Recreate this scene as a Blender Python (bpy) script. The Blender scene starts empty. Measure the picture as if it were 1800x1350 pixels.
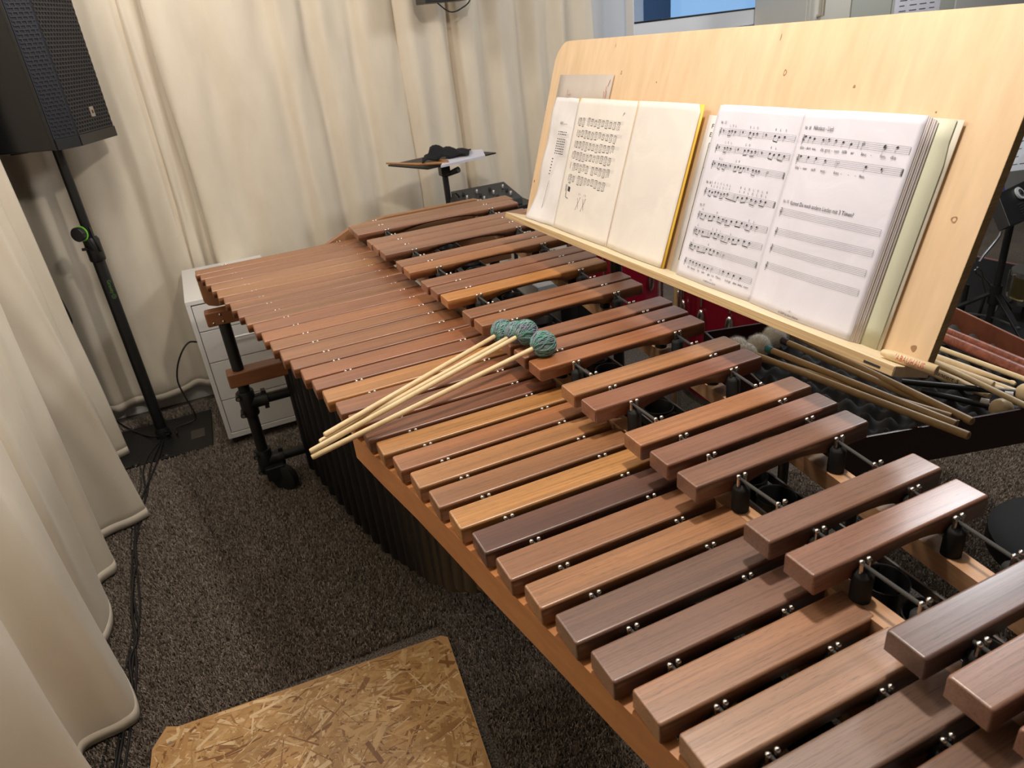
import bpy, bmesh, math, random
import numpy as np
from mathutils import Vector, Matrix
random.seed(7); rng = np.random.default_rng(7)
SC = bpy.context.scene; COL = SC.collection
V = Vector
# ------------------------------------------------------------------ camera
CAM = V((2.6237, -0.3763, 1.5778)); FPX = 1243.76
RR = V((0.411481, 0.906285, -0.096597)); RU = V((-0.378731, 0.266425, 0.886330)); RF = V((-0.829003, 0.328123, -0.452867))
cd = bpy.data.cameras.new('camera'); cam = bpy.data.objects.new('camera', cd); COL.objects.link(cam)
cd.sensor_width = 36; cd.lens = 36 * FPX / 1800
cam.matrix_world = Matrix(((RR.x, RU.x, -RF.x, CAM.x), (RR.y, RU.y, -RF.y, CAM.y), (RR.z, RU.z, -RF.z, CAM.z), (0, 0, 0, 1)))
cd.clip_start = 0.02; cd.dof.use_dof = True; cd.dof.focus_distance = 1.45; cd.dof.aperture_fstop = 9
SC.camera = cam
# ------------------------------------------------------------------ world, lamps, exposure
wd = bpy.data.worlds.new('world'); SC.world = wd; wd.use_nodes = True
bg = wd.node_tree.nodes['Background']; bg.inputs[0].default_value = (0.40, 0.66, 0.95, 1); bg.inputs[1].default_value = 0.85
SC.view_settings.view_transform = 'Standard'; SC.view_settings.look = 'None'; SC.view_settings.gamma = 1
SC.view_settings.use_curve_mapping = False; SC.view_settings.exposure = 0.14
def lamp(name, loc, power, col, size):
    l = bpy.data.lights.new(name, 'POINT'); l.energy = power; l.color = col; l.shadow_soft_size = size
    o = bpy.data.objects.new(name, l); COL.objects.link(o); o.location = loc; return o
lamp('ceiling_lamp', (1.82, 0.28, 2.38), 54, (1.0, 0.90, 0.79), 0.055)
lamp('ceiling_lamp_rear', (1.15, 2.25, 2.45), 62, (0.93, 0.96, 1.0), 0.2)
lamp('fill_light_far', (-0.2, 3.4, 2.32), 24, (1.0, 0.95, 0.88), 0.10)  # added fill light, raises the general ambience
lamp('fill_light_left', (0.02, -0.45, 2.52), 31, (1.0, 0.94, 0.86), 0.18)  # added fill light to brighten the rear and left curtains
lamp('fill_light_near', (1.20, -0.62, 2.52), 21, (1.0, 0.94, 0.86), 0.2)  # added fill for the near left curtain, no fixture there
def rays(m):
    return RR * ((m[0] - 900) / FPX) - RU * ((m[1] - 675) / FPX) + RF
def atz(px, py, z): d = rays((px, py)); return CAM + d * ((z - CAM.z) / d.z)
def atx(px, py, x): d = rays((px, py)); return CAM + d * ((x - CAM.x) / d.x)
def aty(px, py, y): d = rays((px, py)); return CAM + d * ((y - CAM.y) / d.y)
def atp(px, py, p, n): d = rays((px, py)); return CAM + d * ((p - CAM).dot(n) / d.dot(n))
# ------------------------------------------------------------------ mesh builder
class MB:
    def __init__(s): s.v = []; s.f = []
    def add(s, vs, fs):
        b = len(s.v); s.v += [tuple(v) for v in vs]; s.f += [tuple(b + i for i in f) for f in fs]; return s
    def obox(s, c, ax):
        c = V(c); a, b, d = [V(q) for q in ax]; vs = []
        for i in (-1, 1):
            for j in (-1, 1):
                for k in (-1, 1): vs.append(c + a * i + b * j + d * k)
        return s.add(vs, [(0, 1, 3, 2), (4, 6, 7, 5), (0, 4, 5, 1), (2, 3, 7, 6), (0, 2, 6, 4), (1, 5, 7, 3)])
    def box(s, x0, x1, y0, y1, z0, z1):
        return s.obox(((x0 + x1) / 2, (y0 + y1) / 2, (z0 + z1) / 2), ((abs(x1 - x0) / 2, 0, 0), (0, abs(y1 - y0) / 2, 0), (0, 0, abs(z1 - z0) / 2)))
    def beam(s, p, q, w, h, up=(0, 0, 1)):
        p = V(p); q = V(q); d = q - p; u = V(up); sd = d.cross(u).normalized(); u = sd.cross(d).normalized()
        return s.obox((p + q) / 2, (d / 2, sd * w / 2, u * h / 2))
    def tube(s, pts, r, n=12, caps=True):
        pts = [V(p) for p in pts]; m = len(pts); rs = r if isinstance(r, (list, tuple)) else [r] * m
        vs = []; fs = []; prev = None
        for i, p in enumerate(pts):
            d = (pts[min(i + 1, m - 1)] - pts[max(i - 1, 0)])
            if d.length < 1e-9: d = V((0, 0, 1))
            d.normalize()
            if prev is None: a = d.orthogonal().normalized()
            else:
                a = prev - d * prev.dot(d)
                a = a.normalized() if a.length > 1e-6 else d.orthogonal().normalized()
            prev = a; b = d.cross(a)
            for k in range(n):
                t = 2 * math.pi * k / n; vs.append(p + (a * math.cos(t) + b * math.sin(t)) * rs[i])
        for i in range(m - 1):
            for k in range(n):
                k2 = (k + 1) % n; fs.append((i * n + k, i * n + k2, (i + 1) * n + k2, (i + 1) * n + k))
        if caps: fs.append(tuple(reversed(range(n)))); fs.append(tuple((m - 1) * n + k for k in range(n)))
        return s.add(vs, fs)
    def ball(s, c, r, nu=16, nv=10, ax=None):
        c = V(c); ax = ax or (V((1, 0, 0)), V((0, 1, 0)), V((0, 0, 1))); r = r if isinstance(r, (tuple, list)) else (r, r, r)
        vs = [c - ax[2] * r[2]]; fs = []
        for j in range(1, nv):
            ph = math.pi * j / nv - math.pi / 2
            for i in range(nu):
                th = 2 * math.pi * i / nu
                vs.append(c + ax[0] * (r[0] * math.cos(ph) * math.cos(th)) + ax[1] * (r[1] * math.cos(ph) * math.sin(th)) + ax[2] * (r[2] * math.sin(ph)))
        vs.append(c + ax[2] * r[2]); last = len(vs) - 1
        for i in range(nu):
            i2 = (i + 1) % nu; fs.append((0, 1 + i2, 1 + i)); b = 1 + (nv - 2) * nu; fs.append((last, b + i, b + i2))
            for j in range(nv - 2):
                a = 1 + j * nu; fs.append((a + i, a + i2, a + nu + i2, a + nu + i))
        return s.add(vs, fs)
    def prism(s, poly, ext):
        ext = V(ext); n = len(poly); vs = [V(p) for p in poly] + [V(p) + ext for p in poly]
        return s.add(vs, [tuple(range(n)), tuple(reversed(range(n, 2 * n)))] + [(i, i + n, (i + 1) % n + n, (i + 1) % n) for i in range(n)])
    def grid(s, P):
        n = len(P); m = len(P[0]); return s.add([q for row in P for q in row], [(i * m + j, i * m + j + 1, (i + 1) * m + j + 1, (i + 1) * m + j) for i in range(n - 1) for j in range(m - 1)])
    def build(s, name, mat, parent=None, loc=None, smooth=None, bevel=0, solid=0, kind=None, label=None, seg=2):
        base = V((0, 0, 0))
        if parent is not None:
            q = parent
            while q is not None: base = base + V(q.location); q = q.parent
        o0 = V(loc) if loc is not None else base
        me = bpy.data.meshes.new(name); A = np.array(s.v, dtype=np.float64) - np.array(o0)
        me.from_pydata(A.tolist(), [], s.f); me.materials.append(mat); me.update()
        bm = bmesh.new(); bm.from_mesh(me); bmesh.ops.recalc_face_normals(bm, faces=bm.faces) if kind != 'stuff' and len(s.f) < 60000 and not solid else None
        bm.to_mesh(me); bm.free()
        if smooth:
            me.polygons.foreach_set('use_smooth', [True] * len(me.polygons))
            if smooth < 170: me.set_sharp_from_angle(angle=math.radians(smooth))
        o = bpy.data.objects.new(name, me); COL.objects.link(o)
        if parent is not None: o.parent = parent; o.location = o0 - base
        else: o.location = o0
        if bevel:
            b = o.modifiers.new('bevel', 'BEVEL'); b.width = bevel; b.segments = seg; b.limit_method = 'ANGLE'; b.harden_normals = True
            me.polygons.foreach_set('use_smooth', [True] * len(me.polygons))
        if solid:
            m = o.modifiers.new('solid', 'SOLIDIFY'); m.thickness = solid; m.offset = 0
        if kind: o['kind'] = kind
        if label: o['label'] = label
        return o
def thing(name, label, cat, loc=(0, 0, 0), group=None):
    o = bpy.data.objects.new(name, None); COL.objects.link(o); o.location = loc; o.empty_display_size = 0.05
    o['label'] = label; o['category'] = cat
    if group: o['group'] = group
    return o
def tag(o, label, cat, group=None):
    o['label'] = label; o['category'] = cat
    if group: o['group'] = group
    return o
def text2d(txt, size, width=None):
    cu = bpy.data.curves.new('t', 'FONT'); cu.body = txt; cu.size = size; cu.resolution_u = 2
    ob = bpy.data.objects.new('t', cu); COL.objects.link(ob); dg = bpy.context.evaluated_depsgraph_get(); dg.update()
    me = bpy.data.meshes.new_from_object(ob.evaluated_get(dg))
    vs = [(v.co.x, v.co.y) for v in me.vertices]; fs = [tuple(p.vertices) for p in me.polygons]
    bpy.data.objects.remove(ob); bpy.data.curves.remove(cu); bpy.data.meshes.remove(me)
    if not vs: return [], []
    if width:
        w = max(v[0] for v in vs); k = width / w; vs = [(x * k, y) for x, y in vs]
    return vs, fs
# ------------------------------------------------------------------ materials
def mat(name, col, rough=0.5, metal=0.0, spec=0.5, **kw):
    m = bpy.data.materials.new(name); m.use_nodes = True; b = m.node_tree.nodes['Principled BSDF']
    b.inputs['Base Color'].default_value = (*col, 1); b.inputs['Roughness'].default_value = rough; b.inputs['Metallic'].default_value = metal
    b.inputs['Specular IOR Level'].default_value = spec
    for k, v in kw.items(): b.inputs[k].default_value = v
    return m
class N:
    def __init__(s, m): s.t = m.node_tree; s.n = s.t.nodes; s.b = s.n['Principled BSDF']
    def new(s, ty, **kw):
        n = s.n.new(ty)
        for k, v in kw.items(): setattr(n, k, v)
        return n
    def link(s, a, b): s.t.links.new(a, b)
    def coords(s, scale, kind='Object', rnd=0.0, rot=(0, 0, 0)):
        tc = s.new('ShaderNodeTexCoord'); mp = s.new('ShaderNodeMapping'); mp.inputs['Scale'].default_value = scale; mp.inputs['Rotation'].default_value = rot
        s.link(tc.outputs[kind], mp.inputs['Vector'])
        if rnd:
            oi = s.new('ShaderNodeObjectInfo'); mu = s.new('ShaderNodeMath', operation='MULTIPLY'); mu.inputs[1].default_value = rnd
            s.link(oi.outputs['Random'], mu.inputs[0]); s.link(mu.outputs[0], mp.inputs['Location'])
        return mp.outputs[0]
    def noise(s, vec, scale=1, detail=4, rough=0.55, dist=0.0):
        n = s.new('ShaderNodeTexNoise'); n.inputs['Scale'].default_value = scale; n.inputs['Detail'].default_value = detail
        n.inputs['Roughness'].default_value = rough; n.inputs['Distortion'].default_value = dist; s.link(vec, n.inputs['Vector']); return n.outputs['Fac']
    def ramp(s, fac, stops, interp='LINEAR'):
        r = s.new('ShaderNodeValToRGB'); e = r.color_ramp; e.interpolation = interp
        while len(e.elements) < len(stops): e.elements.new(0.5)
        for el, (p, c) in zip(e.elements, stops): el.position = p; el.color = (*c, 1) if len(c) == 3 else c
        s.link(fac, r.inputs[0]); return r.outputs[0]
    def mix(s, a, b, fac, mode='MIX'):
        m = s.new('ShaderNodeMix', data_type='RGBA', blend_type=mode)
        for sock, v in ((m.inputs[0], fac), (m.inputs[6], a), (m.inputs[7], b)):
            if isinstance(v, (int, float)): sock.default_value = v
            elif isinstance(v, tuple): sock.default_value = (*v, 1)
            else: s.link(v, sock)
        return m.outputs[2]
    def col(s, c): s.link(c, s.b.inputs['Base Color'])
    def bump(s, h, strength=0.3, dist=0.001):
        b = s.new('ShaderNodeBump'); b.inputs['Strength'].default_value = strength; b.inputs['Distance'].default_value = dist
        s.link(h, b.inputs['Height']); s.link(b.outputs[0], s.b.inputs['Normal'])
g = lambda v: (v, v, v)
def wood_bar():
    m = mat('rosewood', (0.3, 0.12, 0.06), 0.4, spec=0.95); n = N(m)
    big = n.noise(n.coords((30, 0.9, 30), rnd=37), 1, 3, 0.5, 0.4)
    fine = n.noise(n.coords((330, 4, 330), rnd=91), 1, 5, 0.65, 0.15)
    pore = n.noise(n.coords((1300, 48, 1300), rnd=53), 1, 2, 0.5)
    oi = n.new('ShaderNodeObjectInfo')
    c = n.mix(oi.outputs['Color'], n.ramp(big, [(0.3, g(0.62)), (0.5, g(0.84)), (0.7, g(0.98))]), 1.0, 'MULTIPLY')
    c = n.mix(c, n.ramp(fine, [(0.32, (0.62, 0.58, 0.56)), (0.5, g(1.0)), (0.7, g(1.16))]), 0.9, 'MULTIPLY')
    c = n.mix(c, n.ramp(pore, [(0.31, g(0.38)), (0.39, g(1.0))]), 0.8, 'MULTIPLY')
    n.col(c); n.link(n.ramp(fine, [(0.3, g(0.50)), (0.7, g(0.43))]), n.b.inputs['Roughness']); n.bump(pore, 0.2, 0.0005)
    n.b.inputs['Coat Weight'].default_value = 0.35; n.b.inputs['Coat Roughness'].default_value = 0.22; return m
def plain_wood(name, a, b, sc, rough=0.5, knots=False, rot=(0, 0, 0), bump=0.1):
    m = mat(name, a, rough); n = N(m)
    f = n.noise(n.coords(sc, rot=rot), 1, 4, 0.6, 1.2); f2 = n.noise(n.coords(tuple(q * 6 for q in sc), rot=rot), 1, 3)
    c = n.ramp(f, [(0.3, a), (0.7, b)]); c = n.mix(c, n.ramp(f2, [(0.3, g(0.9)), (0.7, g(1.06))]), 0.8, 'MULTIPLY')
    n.col(c); n.bump(f2, bump, 0.0005); return m
M = {}
M['bar'] = wood_bar()
M['frame'] = plain_wood('orange_frame_wood', (0.50, 0.205, 0.07), (0.58, 0.25, 0.09), (3, 12, 12), 0.42)
M['frame_y'] = plain_wood('brown_frame_wood', (0.22, 0.085, 0.04), (0.30, 0.12, 0.05), (12, 2, 12), 0.45)
M['endw'] = plain_wood('tan_brown_wood', (0.30, 0.145, 0.065), (0.38, 0.19, 0.09), (12, 2, 12), 0.45)
M['rail'] = plain_wood('tan_rail_wood', (0.50, 0.27, 0.14), (0.62, 0.36, 0.19), (4, 30, 30), 0.5)
M['ply'] = plain_wood('pale_plywood', (0.64, 0.455, 0.275), (0.72, 0.535, 0.35), (9, 1.6, 1.6), 0.55, rot=(0, 0.05, 0))
M['plyedge'] = plain_wood('plywood_edge', (0.40, 0.27, 0.13), (0.62, 0.45, 0.24), (4, 4, 320), 0.7)
M['ledge'] = plain_wood('pale_ledge_wood', (0.72, 0.60, 0.40), (0.78, 0.66, 0.45), (2, 20, 20), 0.55)
M['knot'] = mat('knot', (0.30, 0.17, 0.08), 0.6)
M['birch'] = plain_wood('birch_shaft', (0.72, 0.54, 0.30), (0.82, 0.66, 0.40), (12, 12, 12), 0.4)
M['bamboo'] = plain_wood('bamboo_shaft', (0.40, 0.25, 0.11), (0.50, 0.33, 0.15), (10, 10, 10), 0.38)
M['hickory'] = plain_wood('hickory_stick', (0.66, 0.50, 0.29), (0.76, 0.60, 0.37), (14, 14, 14), 0.45)
M['redstick'] = plain_wood('red_rosewood_stick', (0.15, 0.045, 0.028), (0.34, 0.115, 0.07), (60, 14, 60), 0.35)
M['black'] = mat('black_metal', (0.012, 0.012, 0.013), 0.42)
M['blackpipe'] = mat('black_pipe', (0.010, 0.010, 0.011), 0.5)
M['reson'] = mat('black_resonator', (0.011, 0.011, 0.012), 0.38)
M['rubber'] = mat('black_rubber', (0.010, 0.010, 0.010), 0.75)
M['chrome'] = mat('steel', (0.62, 0.61, 0.58), 0.25, 1.0)
M['alu'] = mat('grey_metal', (0.42, 0.42, 0.44), 0.38, 1.0)
M['cord'] = mat('grey_cord', (0.06, 0.058, 0.055), 0.9)
M['cable'] = mat('black_cable', (0.012, 0.011, 0.012), 0.5)
M['white'] = mat('white_lacquer', (0.80, 0.79, 0.77), 0.35)
M['gap'] = mat('drawer_gap_shade', (0.05, 0.05, 0.05), 0.8)  # near-black colour standing in for shade between drawer fronts
M['caster'] = mat('grey_caster', (0.05, 0.05, 0.05), 0.6)
M['ink'] = mat('ink', (0.03, 0.03, 0.035), 0.8)
M['redink'] = mat('red_ink', (0.62, 0.10, 0.07), 0.6)
M['brownink'] = mat('brown_red_ink', (0.35, 0.09, 0.06), 0.7)
M['green'] = mat('green_print', (0.10, 0.22, 0.05), 0.6)
M['lime'] = mat('lime_plastic', (0.25, 0.75, 0.08), 0.4)
M['knife'] = mat('brown_knife', (0.12, 0.05, 0.035), 0.5)
M['case'] = mat('mahogany_lacquer', (0.035, 0.009, 0.007), 0.22)
M['casein'] = plain_wood('mahogany_inside', (0.16, 0.05, 0.025), (0.24, 0.08, 0.04), (10, 3, 10), 0.4)
M['foam'] = mat('grey_foam', (0.085, 0.086, 0.09), 1.0, spec=0.2)
M['cloth'] = mat('black_cloth', (0.010, 0.010, 0.012), 0.95)
M['grille'] = mat('black_grille', (0.014, 0.014, 0.016), 0.45)
M['grilleb'] = mat('grille_backing', (0.020, 0.022, 0.030), 0.9)
M['badge'] = mat('badge', (0.35, 0.29, 0.24), 0.4, 0.3)
M['red'] = mat('red_drum_wrap', (0.17, 0.006, 0.016), 0.2)
M['dkred'] = mat('dark_red_wrap', (0.05, 0.006, 0.008), 0.3)
M['brass'] = mat('brass', (0.42, 0.34, 0.16), 0.3, 1.0)
M['blue'] = mat('blue_bag', (0.045, 0.08, 0.32), 0.6)
M['yellow'] = mat('yellow_cover', (0.83, 0.55, 0.08), 0.55)
M['greencov'] = mat('pale_green_cover', (0.66, 0.67, 0.52), 0.6)
M['backcov'] = mat('cream_cover', (0.74, 0.70, 0.60), 0.6)
M['teal'] = mat('teal_collar', (0.05, 0.20, 0.22), 0.5)
M['purple'] = mat('purple_collar', (0.05, 0.022, 0.035), 0.5)
M['label'] = mat('label_white', (0.75, 0.75, 0.76), 0.5)
M['dial'] = mat('grey_dial', (0.50, 0.52, 0.52), 0.45)
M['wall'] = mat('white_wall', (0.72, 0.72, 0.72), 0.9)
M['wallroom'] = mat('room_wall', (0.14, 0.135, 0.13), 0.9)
M['ceil'] = mat('ceiling_darkened', (0.17, 0.165, 0.16), 0.9)  # unseen ceiling, darkened so it bounces less light onto the bars
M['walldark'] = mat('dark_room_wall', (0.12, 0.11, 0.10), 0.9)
M['frameW'] = mat('window_frame_white', (0.78, 0.80, 0.84), 0.35)
M['cab'] = mat('locker_cream', (0.62, 0.60, 0.54), 0.5)
M['cabg'] = mat('locker_greygreen', (0.42, 0.44, 0.40), 0.5)
M['cabl'] = mat('locker_grey', (0.50, 0.50, 0.49), 0.5)
M['handle'] = mat('locker_handle', (0.45, 0.40, 0.33), 0.4, 0.6)
def paper(name, a, b=None):
    m = mat(name, a, 0.75); n = N(m); f = n.noise(n.coords((9, 9, 9)), 1, 4, 0.55, 0.8)
    n.col(n.ramp(f, [(0.35, b or tuple(q * 0.93 for q in a)), (0.6, a)])); n.bump(f, 0.5, 0.004); return m
M['paperA'] = paper('paper_white', (0.69, 0.685, 0.78)); M['paperB'] = paper('paper_cream', (0.76, 0.72, 0.68)); M['paperC'] = paper('paper_plain', (0.73, 0.71, 0.72))
M['kraft'] = paper('grey_kraft_folder', (0.50, 0.44, 0.39))
M['edge'] = mat('page_edges', (0.72, 0.67, 0.68), 0.8)
def curtain_mat():
    m = mat('cream_curtain', (0.76, 0.69, 0.57), 0.95, spec=0.1); n = N(m)
    f = n.noise(n.coords((260, 260, 260)), 1, 3); w = n.noise(n.coords((7, 7, 3)), 1, 4)
    n.col(n.mix((0.78, 0.70, 0.575), (0.69, 0.61, 0.49), n.ramp(w, [(0.35, g(0)), (0.75, g(1))])))
    n.b.inputs['Sheen Weight'].default_value = 0.25
    n.bump(f, 0.25, 0.0008); return m
M['curtain'] = curtain_mat()
def carpet_mat(name, a, b):
    m = mat(name, a, 1.0, spec=0.05); n = N(m)
    f = n.noise(n.coords((210, 210, 210)), 1, 3, 0.7); w = n.noise(n.coords((5, 5, 5)), 1, 4)
    c = n.ramp(f, [(0.34, tuple(q * 0.22 for q in a)), (0.5, a), (0.66, b)])
    n.col(n.mix(c, n.ramp(w, [(0.3, g(0.85)), (0.7, g(1.12))]), 1.0, 'MULTIPLY')); n.bump(f, 0.9, 0.006); return m
M['carpet'] = carpet_mat('brown_grey_carpet', (0.17, 0.142, 0.118), (0.32, 0.28, 0.24))
def tuft_mat():
    m = mat('carpet_tuft', (0.2, 0.17, 0.14), 1.0, spec=0.05); n = N(m); at = n.new('ShaderNodeAttribute'); at.attribute_name = 'tone'
    n.col(n.ramp(at.outputs['Fac'], [(0.0, (0.19, 0.157, 0.127)), (0.6, (0.33, 0.278, 0.23)), (1.0, (0.50, 0.425, 0.355))])); return m
M['tuft'] = tuft_mat()
def strand_mat():
    m = mat('osb_strand', (0.6, 0.4, 0.2), 0.45); n = N(m); at = n.new('ShaderNodeAttribute'); at.attribute_name = 'tone'
    f = n.noise(n.coords((40, 40, 40)), 1, 4)
    c = n.ramp(at.outputs['Fac'], [(0.0, (0.26, 0.11, 0.03)), (0.3, (0.50, 0.265, 0.09)), (0.7, (0.63, 0.37, 0.145)), (1.0, (0.84, 0.60, 0.33))])
    n.col(n.mix(c, n.ramp(f, [(0.3, g(0.85)), (0.7, g(1.1))]), 0.8, 'MULTIPLY')); return m
M['osb'] = strand_mat()
M['osbbase'] = mat('osb_base', (0.56, 0.31, 0.12), 0.5)
def yarn_mat():
    m = mat('teal_yarn', (0.12, 0.22, 0.22), 0.95, spec=0.1); n = N(m); f = n.noise(n.coords((55, 55, 55)), 1, 2, 0.5, 0.5); h = n.noise(n.coords((600, 600, 600)), 1, 2)
    c = n.ramp(f, [(0.38, (0.27, 0.29, 0.36)), (0.48, (0.22, 0.31, 0.34)), (0.56, (0.16, 0.42, 0.34)), (0.68, (0.34, 0.39, 0.44))])
    n.col(n.mix(c, n.ramp(h, [(0.35, g(0.5)), (0.6, g(1.15))]), 1.0, 'MULTIPLY')); n.bump(h, 0.5, 0.001); return m
M['yarn'] = yarn_mat()
M['fleece'] = mat('white_fleece', (0.72, 0.68, 0.60), 1.0, spec=0.1)
M['grass'] = mat('outdoor_wall', (0.16, 0.22, 0.30), 0.9)
gl = bpy.data.materials.new('window_glass'); gl.use_nodes = True; _n = gl.node_tree; _n.nodes.remove(_n.nodes['Principled BSDF']); _o = _n.nodes['Material Output']
_t = _n.nodes.new('ShaderNodeBsdfTransparent'); _t.inputs[0].default_value = (0.86, 0.92, 1.0, 1); _g = _n.nodes.new('ShaderNodeBsdfGlossy'); _g.inputs['Roughness'].default_value = 0.05; _m = _n.nodes.new('ShaderNodeMixShader'); _m.inputs[0].default_value = 0.08
_n.links.new(_t.outputs[0], _m.inputs[1]); _n.links.new(_g.outputs[0], _m.inputs[2]); _n.links.new(_m.outputs[0], _o.inputs['Surface']); M['glass'] = gl
# ================================================================== SETTING
XB = -1.085
def struct(o): o['kind'] = 'structure'; return o
struct(MB().box(-2.2, 4.6, -1.5, 6.6, -0.05, 0.0).build('floor', M['carpet']))
struct(MB().box(-2.2, 4.6, -1.5, 6.6, 2.7, 2.75).build('ceiling', M['ceil']))
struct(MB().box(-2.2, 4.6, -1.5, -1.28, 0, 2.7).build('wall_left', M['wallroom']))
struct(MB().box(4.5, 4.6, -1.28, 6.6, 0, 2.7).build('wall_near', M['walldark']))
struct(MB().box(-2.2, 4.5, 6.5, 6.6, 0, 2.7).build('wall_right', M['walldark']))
WY0, WY1, WZ0 = 2.10, 3.22, 1.42
w = MB(); w.box(XB - 0.2, XB, -1.28, WY0, 0, 2.7); w.box(XB - 0.2, XB, WY1, 6.5, 0, 2.7); w.box(XB - 0.2, XB, WY0, WY1, 0, WZ0); w.box(XB - 0.2, XB, WY0, WY1, 2.3, 2.7)
struct(w.build('wall_back', M['wall']))
struct(MB().box(XB, XB + 0.012, -1.28, 6.5, 0, 0.095).build('baseboard_back', M['white'], bevel=0.003))
struct(MB().box(-1.12, 4.5, -1.28, -1.268, 0, 0.095).build('baseboard_left', M['white'], bevel=0.003))
struct(MB().box(XB - 0.17, XB + 0.10, WY0 - 0.03, WY1 + 0.05, WZ0 - 0.035, WZ0).build('trim_1', M['frameW'], bevel=0.004))
# window: casing in the wall and a sash turned inward on its right side
wi = bpy.data.objects.new('window_1', None); COL.objects.link(wi); wi.location = (XB - 0.1, (WY0 + WY1) / 2, WZ0); wi['kind'] = 'structure'
c = MB(); c.box(XB - 0.14, XB - 0.08, WY0, WY0 + 0.06, WZ0, 2.3); c.box(XB - 0.14, XB - 0.08, WY1 - 0.06, WY1, WZ0, 2.3); c.box(XB - 0.14, XB - 0.08, WY0 + 0.06, WY1 - 0.06, WZ0, WZ0 + 0.06); c.box(XB - 0.14, XB - 0.08, WY0 + 0.06, WY1 - 0.06, 2.24, 2.3)
c.build('window_casing', M['frameW'], wi, bevel=0.004)
hz = V((XB - 0.03, 3.03, 0)); pl = atx(1107, 43, -0.86); pl.z = 0; dS = (pl - hz); wS = dS.length; dS.normalize(); nS = V((dS.y, -dS.x, 0))
def sash(a, b, z0, z1, th=0.028): return (hz + dS * ((a + b) / 2) + V((0, 0, (z0 + z1) / 2)), (dS * ((b - a) / 2), nS * th, V((0, 0, (z1 - z0) / 2))))
s1 = MB(); zb = 1.43
s1.obox(*sash(0, 0.075, zb, 2.28)); s1.obox(*sash(wS - 0.004, wS, zb, 2.28)); s1.obox(*sash(0.075, wS - 0.004, zb, zb + 0.085)); s1.obox(*sash(0.075, wS - 0.004, 2.2, 2.28))
s1.build('sash_frame', M['frameW'], wi, bevel=0.005)
gk = MB(); gk.obox(*sash(0.070, 0.082, zb + 0.08, 2.2, 0.03)); gk.obox(*sash(0.070, wS - 0.004, zb + 0.08, zb + 0.088, 0.03)); gk.build('glass_seal', M['black'], wi)
MB().obox(*sash(0.075, wS - 0.004, zb + 0.085, 2.2, 0.004)).build('pane', M['glass'], wi)
tag(MB().box(-2.6, -2.5, 2.4, 3.3, 0, 2.2).build('garden_wall', M['grass']), 'dark blurred wall outside beyond the window glass', 'wall')
# ------------------------------------------------------------------ carpet pile (visible stretches)
def pile(regions, dens):
    P = []
    for x0, x1, y0, y1 in regions:
        k = int((x1 - x0) * (y1 - y0) * dens); P.append(np.stack([rng.uniform(x0, x1, k), rng.uniform(y0, y1, k)], 1))
    P = np.concatenate(P); x, y = P[:, 0], P[:, 1]
    keep = ~((x > -0.905) & (x < -0.48) & (y < -0.605)) & ~((x > 1.052) & (y > -0.87) & (y < -0.075) & (x < 2.3)); P = P[keep]; n = len(P); a = rng.uniform(0, 2 * np.pi, n); L = rng.uniform(0.008, 0.016, n); wv = rng.uniform(0.0009, 0.0019, n)
    le = rng.uniform(0.1, 1.0, n) * 0.010; la = a + rng.normal(0, 0.5, n) + np.pi / 2
    b1 = np.stack([P[:, 0] - np.cos(a) * wv, P[:, 1] - np.sin(a) * wv, np.zeros(n)], 1); b2 = np.stack([P[:, 0] + np.cos(a) * wv, P[:, 1] + np.sin(a) * wv, np.zeros(n)], 1)
    off = np.stack([np.cos(la) * le, np.sin(la) * le, L], 1); t1 = b1 + off; t2 = b2 + off
    v = np.stack([b1, b2, t2, t1], 1).reshape(-1, 3); me = bpy.data.meshes.new('carpet_pile'); me.vertices.add(4 * n); me.vertices.foreach_set('co', v.ravel())
    me.loops.add(4 * n); me.loops.foreach_set('vertex_index', np.arange(4 * n, dtype=np.int32)); me.polygons.add(n)
    me.polygons.foreach_set('loop_start', np.arange(0, 4 * n, 4, dtype=np.int32)); me.update(calc_edges=True)
    at = me.attributes.new('tone', 'FLOAT', 'POINT'); at.data.foreach_set('value', np.repeat(np.clip(rng.normal(0.5, 0.25, n), 0, 1), 4).astype(np.float32))
    me.materials.append(M['tuft']); o = bpy.data.objects.new('carpet_pile', me); COL.objects.link(o); o['kind'] = 'stuff'
    tag(o, 'short brown-grey carpet pile covering the floor', 'carpet')
pile([(-1.0, 2.25, -1.05, 0.40), (1.0, 2.1, 1.25, 2.5)], 105000)
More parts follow.
